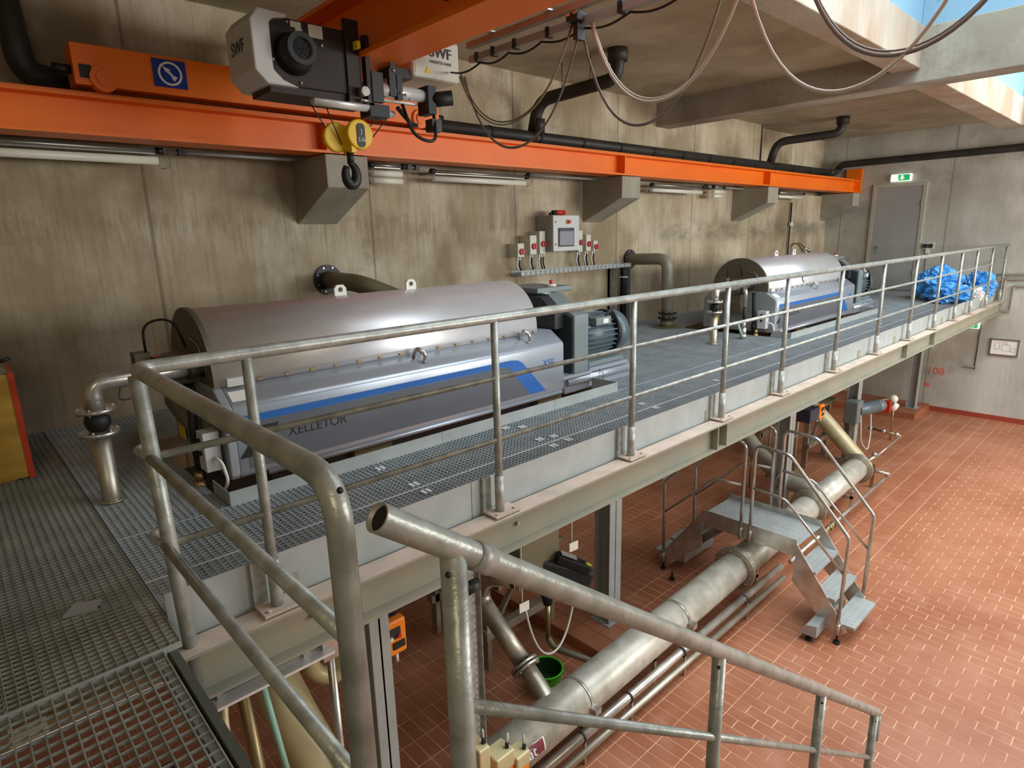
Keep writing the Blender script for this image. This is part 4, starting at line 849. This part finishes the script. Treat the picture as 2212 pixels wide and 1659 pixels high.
for x in (.708, 1.96, 3.17, 4.315): MB().ball((x, .985, zs(x)-.07), .0075, 8, 5).build('drain_hole', 'black', st)

# ------------------------------------------------------------------ columns
def column(x, y, z0, label, s=.2, top=2.66):
    t = T('steel_column', label, 'column', (x, y, z0), 'steel columns under the walkway')
    f = s/2
    MB().box(x-f, x+f, y-f, y-f+.014, z0, top).box(x-f, x+f, y+f-.014, y+f, z0, top).box(x-.006, x+.006, y-f, y+f, z0, top).build('shaft', 'galv_light', t)
    MB().box(x-f-.04, x+f+.04, y-f-.04, y+f+.04, z0, z0+.015).build('base_plate', 'galv', t)
    return t
column(5.28, 4.12, .137, 'grey steel column standing on the tiled plinth behind the big pipe', .22)
column(9.85, 4.05, 0, 'second steel column behind the step-over stairs')
column(13.1, 4.1, 0, 'third steel column near the far pump')
column(17.75, 4.2, .16, 'last grey steel column on the red plinth by the end wall')
column(1.60, 3.02, 0, 'nearest grey steel column behind the foreground railing post', .13, 2.63)
for i, (x, y) in enumerate(((5.28, 6.4), (9.85, 6.4), (13.1, 6.4), (17.75, 6.4))): column(x, y, 0 if i else .137, 'steel column in the shade next to the left wall, number %s from the near end' % ('one', 'two', 'three', 'four')[i])

# ------------------------------------------------------------------ main discharge pipe
mp = T('discharge_pipe', 'thick pale galvanised pipe running low along the tiled floor', 'pipe', (7, 3.33, .5))
R = .19; py_, pz = 3.33, .5
MB().cyl((2.1, 3.18, pz), (6.82, 3.31, pz), R, 28).build('pipe_run', 'pipe_galv', mp)
MB().cyl((6.82, 3.31, pz), (9.5, 3.38, pz), R, 28).build('pipe_run', 'pipe_galv', mp)
MB().cyl((9.5, 3.38, pz), (11.45, 3.42, pz), R, 28).build('pipe_run', 'pipe_galv', mp)
for (x, y) in ((6.84, 3.31), (9.25, 3.37), (11.45, 3.42)): flange(mp, 'flange', (x-.03, y, pz), (x-.004, y, pz), .27, 'steel_dull', 12); flange(mp, 'flange', (x+.004, y, pz), (x+.03, y, pz), .27, 'steel_dull', 12)
MB().pipe([(11.47, 3.42, pz), (11.72, 3.45, pz+.04), (11.5, 4.15, 1.35), (11.4, 4.6, 1.7)], .14, [0, .25, .1, 0], 20).build('rising_bend', 'drain_cream', mp)
MB().pipe([(9.9, 3.4, pz), (9.95, 4.0, .55), (10.2, 4.6, .75), (10.3, 5.2, 1.3), (10.3, 5.3, 2.3)], .15, .3, 20).build('side_branch', 'drain_grey', mp)
flange(mp, 'flange', (9.96, 4.05, .555), (9.97, 4.09, .56), .2, 'steel_dull', 10)
MB().pipe([(3.38, 3.26, pz+.05), (3.41, 3.42, .66), (3.42, 3.60, .76)], .085, .12, 18).build('branch_stub', 'steel_dull', mp)
flange(mp, 'flange', (3.42, 3.590, .752), (3.42, 3.612, .767), .145, 'steel', 8); flange(mp, 'flange', (3.42, 3.620, .772), (3.42, 3.642, .787), .145, 'steel', 8)
MB().pipe([(3.42, 3.66, .80), (3.42, 4.06, 1.07), (3.42, 4.26, 1.24), (3.42, 4.12, 1.50), (3.52, 3.86, 1.52)], .085, .17, 20, n=8).build('s_bend', 'steel_dull', mp)
for q in (0, .03): MB().cyl((3.53+q, 3.86-q, 1.52), (3.54+q, 3.85-q, 1.52), .13, 20).build('valve_flange', 'steel', mp)
for (x, y) in ((3.70, 3.225), (5.4, 3.27)):
    MB().ring((x-.015, y, pz), (x+.015, y, pz), R, R+.008, 28).build('clamp', 'steel', mp); MB().box(x-.04, x+.04, y-R-.07, y-R, pz-.03, pz+.03).build('clamp_ear', 'steel', mp)
for x in (3.75, 4.9, 7.2, 10.6): MB().box(x-.02, x+.02, py_-.16, py_-.12, 0, pz-.1).box(x-.02, x+.02, py_+.1, py_+.14, 0, pz-.1).box(x-.02, x+.02, py_-.16, py_+.14, pz-.24, pz-.19).build('floor_support', 'steel', mp)
# lettered maroon label wrapped on the flank
def wrap(u, a): # a = angle around pipe axis, 0 = towards -y, up positive
    return (u, 3.207-math.cos(a)*(R+.002), pz+math.sin(a)*(R+.002))
for nm, m_, u0, u1, a0, a1, dr_ in (('label_border', 'paper', 2.50, 3.07, -.02, .60, 0), ('pipe_label', 'maroon', 2.515, 3.055, .01, .57, .0015)):
    mb = MB(); n = 6; vs = []; fs = []
    for i in range(n+1):
        a = a0+(a1-a0)*i/n
        for u in (u0, u1): p = wrap(u, a); c = Vector((p[0], 3.207, pz)); q = Vector(p)+(Vector(p)-c).normalized()*dr_; vs.append(q)
    for i in range(n): fs.append((2*i, 2*i+1, 2*i+3, 2*i+2))
    mb.add(vs, fs, True); lbo = mb.build(nm, m_, mp)
text('label_text', 'Zentrat', 'white', mp, (2.77, 3.207-math.cos(.29)*(R+.008), pz+math.sin(.29)*(R+.008)), (PI/2-.29, 0, 0), .125, .001)
tw_ = T('twin_pipes', 'pair of thin polished pipes running along the floor beside the thick pipe', 'pipe', (5, 3.05, .2))
MB().cyl((2.4, 3.04, .27), (7.66, 3.07, .27), .045, 16).build('upper_pipe', 'steel', tw_); MB().cyl((2.4, 2.99, .16), (7.62, 3.0, .16), .035, 14).build('lower_pipe', 'steel_dull', tw_)
for x in (3.55, 4.25, 5.2, 6.6): MB().ring((x, 3.045, .27), (x+.02, 3.045, .27), .044, .054, 16).build('pipe_clip', 'char', tw_); MB().box(x, x+.02, 3.0, 3.02, 0, .28).build('clip_post', 'steel_dull', tw_)
tw_ = T('wash_water_line', 'thin water line with valves on the floor beyond the step-over stairs', 'pipe', (10, 3.05, .25))
MB().cyl((7.9, 3.05, .25), (11.95, 3.08, .27), .028, 10).build('floor_run', 'steel', tw_); MB().cyl((11.95, 3.34, .35), (12.0, 3.04, .33), .03, 10).cyl((12.0, 3.08, .27), (12.0, 3.05, .34), .03, 8).build('cross_piece', 'steel_dull', tw_)
for k in range(6): MB().cyl((9.0+k*.09, 3.055, .25), (9.05+k*.09, 3.055, .25), .05 if k % 2 else .038, 10).build('valve_body', 'brass', tw_)
MB().box(12.0, 12.05, 3.28, 3.34, 0, .45).build('support', 'brass', tw_)
tw_ = T('hose_bib', 'thin pipe with brass couplings pointing into the hall near the far pump', 'pipe', (13.6, 3.6, .6))
MB().cyl((13.7, 3.95, .62), (13.58, 3.32, .6), .03, 10).build('arm', 'brass', tw_); MB().cyl((13.58, 3.33, .6), (12.3, 3.33, .55), .014, 8).build('return_line', 'steel', tw_)
for k in (0, .25, .5): MB().ball((13.69-k*.2, 3.9-k, .615), .045, 8, 6).build('coupling', 'steel', tw_)
MB().cyl((12.0, 3.40, .5), (12.35, 3.34, .55), .03, 8).ball((12.2, 3.37, .57), .05, 8, 6).build('valve', 'steel_dull', tw_)

# ------------------------------------------------------------------ step-over stairs
sp = T('step_over_stairs', 'small aluminium step-over stairs with perforated treads crossing the thick pipe', 'stairs', (7.3, 3.24, 0))
xa, xb, ym = 6.94, 7.68, 3.24
MB().box(xa+.01, xb-.01, ym-.62, ym+.62, 1.0, 1.012).build('platform_plate', 'galv_light', sp)
for x in (xa, xb-.012): MB().box(x, x+.012, ym-.62, ym+.62, .88, 1.09).build('platform_side', 'steel', sp)
mb = MB()
for i in range(5):
    for j in range(18): mb.cyl((xa+.12+i*.125, ym-.56+j*.065, 1.012), (xa+.12+i*.125, ym-.56+j*.065, 1.014), .012, 6)
mb.build('perforation', 'grey_face', sp)['kind'] = 'stuff'
for s in (-1, 1):
    Y = lambda y: ym+s*(y)
    for x in (xa, xb-.012):
        MB().prism([(Y(.62), 1.05), (Y(.62), .80), (Y(.60), .56), (Y(1.12), .05), (Y(1.26), .17)] if s > 0 else [(Y(.62), 1.05), (Y(1.26), .17), (Y(1.12), .05), (Y(.60), .56), (Y(.62), .80)], 'x', x, x+.012).build('stringer', 'steel', sp)
    for k, z in enumerate((.76, .51, .25)):
        yc_ = .74+k*.235
        tr = MB().box(xa+.013, xb-.013, min(Y(yc_-.12), Y(yc_+.12)), max(Y(yc_-.12), Y(yc_+.12)), z-.035, z).build('tread', 'galv_light', sp)
        mb = MB()
        for i in range(9):
            for j in range(3): mb.cyl((xa+.08+i*.07, Y(yc_-.07+j*.07), z), (xa+.08+i*.07, Y(yc_-.07+j*.07), z+.002), .011, 6)
        mb.build('tread_holes', 'grey_face', tr)['kind'] = 'stuff'
    MB().prism([(Y(.83), .10), (Y(.90), .22), (Y(1.02), .25), (Y(1.02), .10)] if s > 0 else [(Y(.83), .10), (Y(1.02), .10), (Y(1.02), .25), (Y(.90), .22)], 'x', xa-.25, xb-.1).build('foot_channel', 'galv_light', sp) if s < 0 else MB().box(xa+.2, xb+.25, 4.2, 4.32, .08, .2).build('foot_channel', 'galv_light', sp)
    for (x, y) in ((xa-.02, 1.17), (xb-.02, 1.17), (xa-.18, .92)): MB().cyl((x, Y(y), .02), (x, Y(y), .12), .014, 8).cyl((x, Y(y), 0), (x, Y(y), .025), .04, 12).build('levelling_foot', 'rubber', sp)
    for x in (xa-.03, xb+.03):
        MB().pipe([(x, Y(.06), .90), (x, Y(.06), 2.16), (x, Y(.47), 2.13), (x, Y(1.185), 1.33), (x, Y(1.165), .15)], .021, [0, .11, .06, .05, 0], 12).build('side_handrail', 'steel', sp)
        MB().pipe([(x, Y(.06), 1.60), (x, Y(.46), 1.575), (x, Y(1.17), .88)], .016, .07, 10).build('side_knee_rail', 'steel', sp)
        MB().cyl((x, Y(.06), .88), (x, Y(.06), 1.04), .027, 10).cyl((x, Y(1.167), .12), (x, Y(1.167), .26), .027, 10).build('rail_socket', 'steel_dull', sp)

# ------------------------------------------------------------------ things under the walkway
t = T('flow_meter', 'dark grey metering unit with a small display standing under the walkway', 'meter', (4.5, 4.1, .3))
MB().obox((4.25, 4.3, 1.2), (4.75, 3.95, .98), .2, .22).build('body', 'char', t, bevel=.03); MB().obox((4.42, 4.14, 1.29), (4.7, 3.92, 1.12), .14, .1).build('display_hood', 'black', t, bevel=.015)
MB().obox((4.45, 4.10, 1.345), (4.58, 4.0, 1.27), .09, .01).build('display', 'grey_face', t); MB().obox((4.66, 3.93, 1.20), (4.71, 3.9, 1.17), .05, .01).build('status_label', 'yg', t)
MB().cyl((4.28, 4.15, 1.0), (4.28, 4.15, .78), .10, 12, .05).build('funnel', 'char', t); MB().cyl((4.28, 4.15, .35), (4.28, 4.15, .8), .03, 12).build('outlet', 'brass', t)
MB().pipe([(4.28, 4.15, .36), (4.3, 4.08, .26), (4.46, 3.55, .25)], .035, .08, 12).build('outlet_hose', 'olive', t)
tag(MB().box(3.95, 4.5, 4.18, 4.2, 1.15, 1.75).build('mounting_plate', 'olive', origin=(4.2, 4.2, 1.1)), 'dull beige mounting plate with bolt holes hung under the walkway', 'plate')
for (x, y, zt, z, lb, n) in ((4.05, 3.6, 2.64, 1.77, 'white tag hanging on a thin rod in front of the plinth column', 0), (3.38, 3.6, 2.64, 1.43, 'white tag hanging on the cable in front of the flow meter', 1)):
    t = T('hanging_tag', lb, 'tag', (x, y, z), 'white tags on hanging rods'); MB().cyl((x, y, z), (x, y, zt), .011, 8).build('rod', 'cable_w', t); MB().obox((x-.05, y-.02, z), (x+.06, y-.03, z), .006, .09).build('tag_plate', 'paper', t)
tag(MB().sweep(loop((3.42, 3.6, 1.38), (4.45, 3.9, 1.0), .62), .012, 8).build('drooping_cable', 'cable_w', origin=(3.9, 3.7, .8)), 'pale cable drooping in an arc below the white tag', 'cable')
t = T('green_bucket', 'bright green bucket standing on the tiles behind the thick pipe', 'bucket', (3.97, 3.885, 0))
MB().sweep([(3.97, 3.885, .0), (3.97, 3.885, .30)], [.135, .175], 28, cap=False).cyl((3.97, 3.885, 0), (3.97, 3.885, .01), .135, 28).build('shell', 'green', t)
MB().ring((3.97, 3.885, .285), (3.97, 3.885, .305), .167, .182, 28).build('rim', 'green', t); MB().cyl((3.97, 3.885, .10), (3.97, 3.885, .11), .146, 24).build('contents', 'dgreen', t)
MB().sweep([(3.97, 3.885, .01), (3.97, 3.885, .29)], [.131, .169], 28, cap=False).build('inner_wall', 'dgreen', t)
MB().pipe([(3.79, 3.885, .27), (3.82, 3.70, .22), (4.12, 3.70, .2), (4.15, 3.885, .27)], .004, .08, 6).build('bucket_handle', 'steel', t)
# steel stand for pump under the near centrifuge
for X, lb in ((0, 'welded steel pump stand under the near centrifuge'), (8.4, 'welded steel pump stand under the far centrifuge')):
    t = T('pump_stand', lb, 'stand', (X+4.2, 5.0, 0), 'welded pump stands')
    for (a, b) in ((3.75, 4.55), (4.75, 4.55), (3.75, 5.5), (4.75, 5.5)): MB().box(X+a, X+a+.06, b, b+.1, 0, 1.2).build('leg', 'steel_dull', t)
    MB().box(X+3.7, X+4.85, 4.5, 4.6, .42, .52).build('cross_rail', 'steel_dull', t); MB().box(X+3.7, X+4.85, 5.5, 5.6, .42, .52).build('cross_rail', 'steel_dull', t); MB().box(X+3.7, X+4.85, 4.45, 5.65, 1.2, 1.26).build('top_plate', 'olive', t)
    MB().obox((X+3.8, 4.53, .5), (X+4.3, 4.53, 1.15), .04, .06, (0, 1, 0)).build('brace', 'steel_dull', t); MB().obox((X+4.8, 4.53, .5), (X+4.3, 4.53, 1.15), .04, .06, (0, 1, 0)).build('brace', 'steel_dull', t)
    pm = MB().cyl((X+3.9, 4.95, 1.5), (X+4.7, 4.95, 1.5), .17, 18).build('pump_body', 'olive', t); MB().cyl((X+4.7, 4.95, 1.5), (X+4.75, 4.95, 1.5), .22, 18).build('pump_flange', 'steel_dull', pm)
for (x, y, z, lb, b2) in ((1.86, 3.3, 2.05, 'orange dosing pump with sockets hanging under the walkway beside the foreground posts', 0), (11.35, 4.1, 1.45, 'orange and navy dosing unit under the far part of the walkway', 1)):
    t = T('dosing_pump', lb, 'pump', (x, y, z), 'orange dosing pumps')
    MB().box(x-.10, x+.10, y-.05, y+.02, z-.13, z+.13).build('front_panel', 'orange_box', t, bevel=.015)
    MB().box(x-.09, x+.09, y+.02, y+.15, z-.11, z+.11).build('rear_housing', 'navy', t, bevel=.01) if not b2 else MB().box(x-.5, x-.11, y-.04, y+.2, z-.12, z+.11).build('rear_housing', 'navy', t, bevel=.01)
    MB().box(x-.05, x+.05, y-.06, y-.051, z+.0, z+.08).build('display_field', 'char', t); MB().box(x-.01, x+.08, y-.06, y-.051, z-.08, z-.03).build('socket_field', 'black', t)
    for q in (-.03, .03): MB().cyl((x+q, y-.06, z+.02), (x+q, y-.078, z+.02), .014, 10).build('dial', 'paper' if q < 0 else 'red', t)
    MB().pipe([(x-.02, y, z-.13), (x-.02, y, z-.2), (x-.16, y, z-.12), (x-.2, y, z+.0)], .008, .05, 6).build('lead', 'cable_w', t); MB().cyl((x+.03, y-.02, z-.13), (x+.03, y-.02, z-.2), .012, 8).build('hose_nozzle', 'paper', t)
t = T('under_beam_rail', 'bright stainless rail clamped below the near end of the walkway beam', 'rail', (1.4, 2.9, 2.5))
MB().cyl((.64, 2.92, 2.53), (2.25, 2.92, 2.53), .022, 12).build('upper_bar', 'galv_light', t); MB().box(.64, 1.25, 2.82, 2.95, 2.50, 2.515).build('flat_bar', 'clip', t)
MB().box(1.2, 1.30, 2.86, 2.98, 2.44, 2.58).build('clamp', 'steel', t); MB().cyl((1.30, 3.0, 0), (1.30, 3.0, 2.5), .024, 14).build('vertical_tube', 'steel', t)
for a in (.66, 1.1): MB().box(a, a+.03, 2.88, 2.94, 2.50, 2.64).build('hanger', 'steel', t)
t = T('discharge_duct', 'cream tapering duct dropping from the near centrifuge towards the floor', 'duct', (1.25, 3.2, 1))
MB().sweep([(1.05, 3.95, 2.6), (1.15, 3.3, 1.85), (1.36, 2.95, .95), (1.5, 2.75, .25)], [.13, .145, .18, .2], 24).build('duct_body', 'cream', t)
MB().ring((1.36, 2.95, .95), (1.38, 2.92, .90), .18, .195, 24).build('duct_band', 'olive', t); MB().cyl((1.5, 2.75, .2), (1.5, 2.74, .26), .26, 24).build('duct_flange', 'steel_dull', t)
text('duct_mark', '5', 'olive', t, (1.31, 2.80, .84), (math.radians(60), 0, math.radians(20)), .09, .001)
tag(MB().pipe([(1.40, 3.65, 2.5), (1.42, 3.6, 1.82), (1.60, 3.55, 1.74), (1.72, 3.6, 2.3)], .06, .14, 16).build('siphon_bend', 'cream', origin=(1.5, 3.6, 1.8)), 'cream U-shaped pipe bend beside the duct under the walkway', 'pipe')
t = T('service_pipes', 'group of thin vertical pipes with a valve beside the cream duct', 'pipe', (.8, 3.0, 1.2))
MB().cyl((.82, 3.05, 2.5), (.90, 2.95, .2), .035, 12).build('brown_pipe', 'brass', t); MB().cyl((.90, 3.0, 2.5), (.96, 2.9, 1.75), .018, 10).cyl((.95, 2.9, 1.75), (.965, 2.88, 1.6), .026, 10).cyl((.965, 2.88, 1.6), (1.0, 2.8, .2), .01, 8).build('thin_pipe', 'mint', t)
MB().pipe([(.72, 3.0, 2.45), (.68, 2.92, 2.3), (.74, 2.6, 1.4)], .02, .1, 8).build('cream_hose', 'cream', t); MB().box(.62, .66, 2.26, 2.32, 2.28, 2.40).build('red_tap', 'red', t)
t = T('vertical_cable_tray', 'vertical perforated cable tray behind the second foreground post', 'cable tray', (2.5, 3.15, 0))
MB().box(2.42, 2.54, 3.18, 3.185, 0.6, 2.6).box(2.42, 2.425, 3.14, 3.18, .6, 2.6).box(2.535, 2.54, 3.14, 3.18, .6, 2.6).build('tray', 'galv', t)
mb = MB()
for k in range(34):
    for x in (2.455, 2.50): mb.box(x-.004, x+.004, 3.1785, 3.1795, .65+k*.057, .68+k*.057)
mb.build('slot_row', 'paper', t)['kind'] = 'stuff'
MB().box(2.40, 2.46, 3.13, 3.2, 0, .6).build('foot_channel', 'galv', t)
for (c, s_, lb) in (((2.30, 2.95, 1.02), (.10, .16, .20), 'tall cream terminal box against the foreground post at the bottom edge'), ((2.50, 2.95, .86), (.18, .16, .14), 'cream terminal box with an orange base at the bottom edge'), ((2.66, 2.92, .78), (.14, .14, .12), 'small cream terminal box with cable glands near the lettered pipe label')):
    t = T('terminal_box', lb, 'box', (c[0], c[1], c[2]-s_[2]/2), 'cream terminal boxes at the bottom edge')
    MB().cbox(c, s_).build('lid', 'cream', t, bevel=.012); MB().cbox((c[0], c[1], c[2]-s_[2]*.7), (s_[0]*.9, s_[1]*.9, s_[2]*.4)).build('base', 'orange_box', t, bevel=.008)
    MB().cyl((c[0]+s_[0]*.3, c[1]-.03, c[2]+s_[2]/2), (c[0]+s_[0]*.3, c[1]-.03, c[2]+s_[2]/2+.04), .016, 10).build('gland', 'black', t)
    MB().pipe([(c[0]+s_[0]*.3, c[1]-.03, c[2]+s_[2]/2+.03), (c[0]+s_[0]*.5, c[1], c[2]+s_[2]/2+.1), (c[0]+s_[0]*.8, c[1]+.05, c[2])], .008, .05, 6).build('lead', 'cable_w', t)
    MB().cbox((c[0], c[1]+.03, .36), (.05, .05, c[2]*2-.9)).build('stand_post', 'galv', t) if False else MB().box(c[0]-.02, c[0]+.02, c[1]+.01, c[1]+.05, 0, c[2]-s_[2]*.8).build('stand_post', 'galv', t)
# far gear motor and stand
t = T('gear_motor', 'blue-grey gear motor on a post below the far end of the walkway', 'motor', (13.3, 3.95, 1.2))
MB().cyl((12.95, 4.0, 1.14), (13.75, 3.88, 1.08), .13, 18).build('motor_body', 'motor', t); MB().cyl((13.75, 3.88, 1.08), (13.98, 3.85, 1.06), .12, 16).build('fan_cowl', 'slate', t)
MB().box(12.75, 13.05, 3.9, 4.15, .9, 1.35).build('gearbox', 'slate', t, bevel=.02); MB().box(12.85, 12.97, 3.95, 4.05, 0, .9).build('post', 'galv', t)
MB().pipe([(12.8, 3.85, 1.1), (12.8, 3.8, .55), (13.1, 3.75, .3), (13.35, 3.8, .6), (13.4, 3.85, 1.0)], .014, .15, 8).build('cable_loop', 'cable_w', t)
t = T('hose_station', 'white and red water fitting near the end wall under the walkway', 'hose', (15, 3.95, .7))
MB().cyl((14.2, 4.15, 1.02), (15.3, 3.86, .97), .03, 10).build('feed_pipe', 'brass', t); MB().ball((15.0, 3.9, .98), .09, 10, 7).build('valve', 'paper', t); MB().cyl((14.98, 3.92, .84), (15.02, 3.84, .78), .1, 16).build('gauge', 'paper', t); MB().box(14.8, 14.88, 3.9, 4.0, .7, .95).build('red_part', 'red', t)
MB().cyl((15.1, 3.9, 0), (15.1, 3.9, .9), .015, 8).build('stand', 'brass', t)
t = T('scaffold_stand', 'pale lattice stand with cross braces under the far centrifuge', 'stand', (10.8, 4.6, 0))
for x in (10.5, 11.2):
    for y in (4.4, 4.9): MB().cyl((x, y, 0), (x, y, 1.8), .02, 8).build('leg', 'steel_dull', t)
for z in (.15, .95, 1.5): MB().cyl((10.5, 4.4, z), (11.2, 4.4, z), .015, 6).build('rung', 'steel_dull', t)
MB().cyl((10.5, 4.4, .95), (11.2, 4.4, 1.5), .012, 6).cyl((11.2, 4.4, .95), (10.5, 4.4, 1.5), .012, 6).build('cross_brace', 'steel_dull', t)
for k, (a, b) in enumerate(((10.35, .05), (10.45, .17))):
    tag(MB().obox((a, 4.2, b+.05), (a+.9, 4.35, b+.05), .16, .1).build('timber_block', 'wood', origin=(a, 4.2, b)), ('lower' if k == 0 else 'upper')+' pale timber lying on the floor under the far centrifuge', 'timber', 'timbers under the far centrifuge')

# ------------------------------------------------------------------ deck clutter
t = T('transport_crate', 'yellow plywood crate with red edge standing on the grating at the left edge', 'crate', (-.2, 5.7, G))
MB().box(-1.0, .28, 5.5, 6.2, 3.06, 3.82).build('side_panel', 'ply', t); MB().box(.28, .315, 5.49, 6.2, 3.05, 3.83).build('edge_frame', 'red_frame', t)
MB().prism([(-1.0, 3.82), (.30, 3.82), (.22, 3.92), (-.1, 4.2), (-1.0, 4.2)], 'y', 5.52, 6.18).build('tarpaulin', 'olive', t); MB().cyl((.26, 5.6, 3.90), (.32, 5.6, 3.92), .014, 8).build('latch', 'char', t)
for x in (-.8, .1): MB().box(x, x+.1, 5.55, 6.1, G, 3.06).build('runner', 'wood', t)
tag(MB().prism([(.17, 3.24), (.29, 3.20), (.33, 3.28), (.23, 3.33)], 'z', G+.002, G+.012).build('plastic_scrap', 'grey_face', origin=(.25, 3.26, G)), 'scrap of grey plastic film on the grating at the lower left', 'scrap')
import mathutils.noise as mn
def bag(c, r, sq, label, seed, m='bag'):
    me = MB(); seg, rg_ = 56, 34; vs = []
    for i in range(rg_+1):
        th = PI*i/rg_
        for k in range(seg):
            an = 2*PI*k/seg; n = Vector((math.sin(th)*math.cos(an), math.sin(th)*math.sin(an), math.cos(th)))
            q = n*2.3+Vector((seed, seed*.7, 0))
            d = 1+.30*(abs(mn.noise(q*.8))*1.6-.3)+.22*(.6-abs(mn.noise(q*1.5))*2.0)+.05*(.5-abs(mn.noise(q*3.4))*2.2)
            p = Vector((c[0]+n.x*r*sq[0]*d, c[1]+n.y*r*sq[1]*d, c[2]+n.z*r*sq[2]*d)); p.z = max(p.z, G+.004+.01*abs(mn.noise(q*6))); vs.append(p)
    fs = [(i*seg+k, (i+1)*seg+k, (i+1)*seg+(k+1) % seg, i*seg+(k+1) % seg) for i in range(rg_) for k in range(seg)]
    me.add(vs, fs, False); o = me.build('plastic_bag', m, origin=(c[0], c[1], G)); return tag(o, label, 'bag', 'crumpled plastic bags at the railing end')
bag((16.5, 3.72, 3.38), .42, (1, .95, .85), 'largest crumpled blue plastic bag in the heap at the far end of the walkway', 1.3)
bag((16.0, 3.35, 3.22), .36, (1.15, 1.0, .62), 'low blue plastic bag spread in front of the heap on the grating', 4.1)
bag((16.9, 3.98, 3.2), .26, (1, .9, .75), 'small blue bag at the left of the heap', 8.8)
bag((17.45, 3.12, 3.28), .34, (1, .82, .9), 'blue plastic bag at the right end against the railing', 6.5)
bag((16.7, 3.05, 3.18), .17, (1, .9, .9), 'small white film bag between the blue bags', 2.2, 'bag_white')
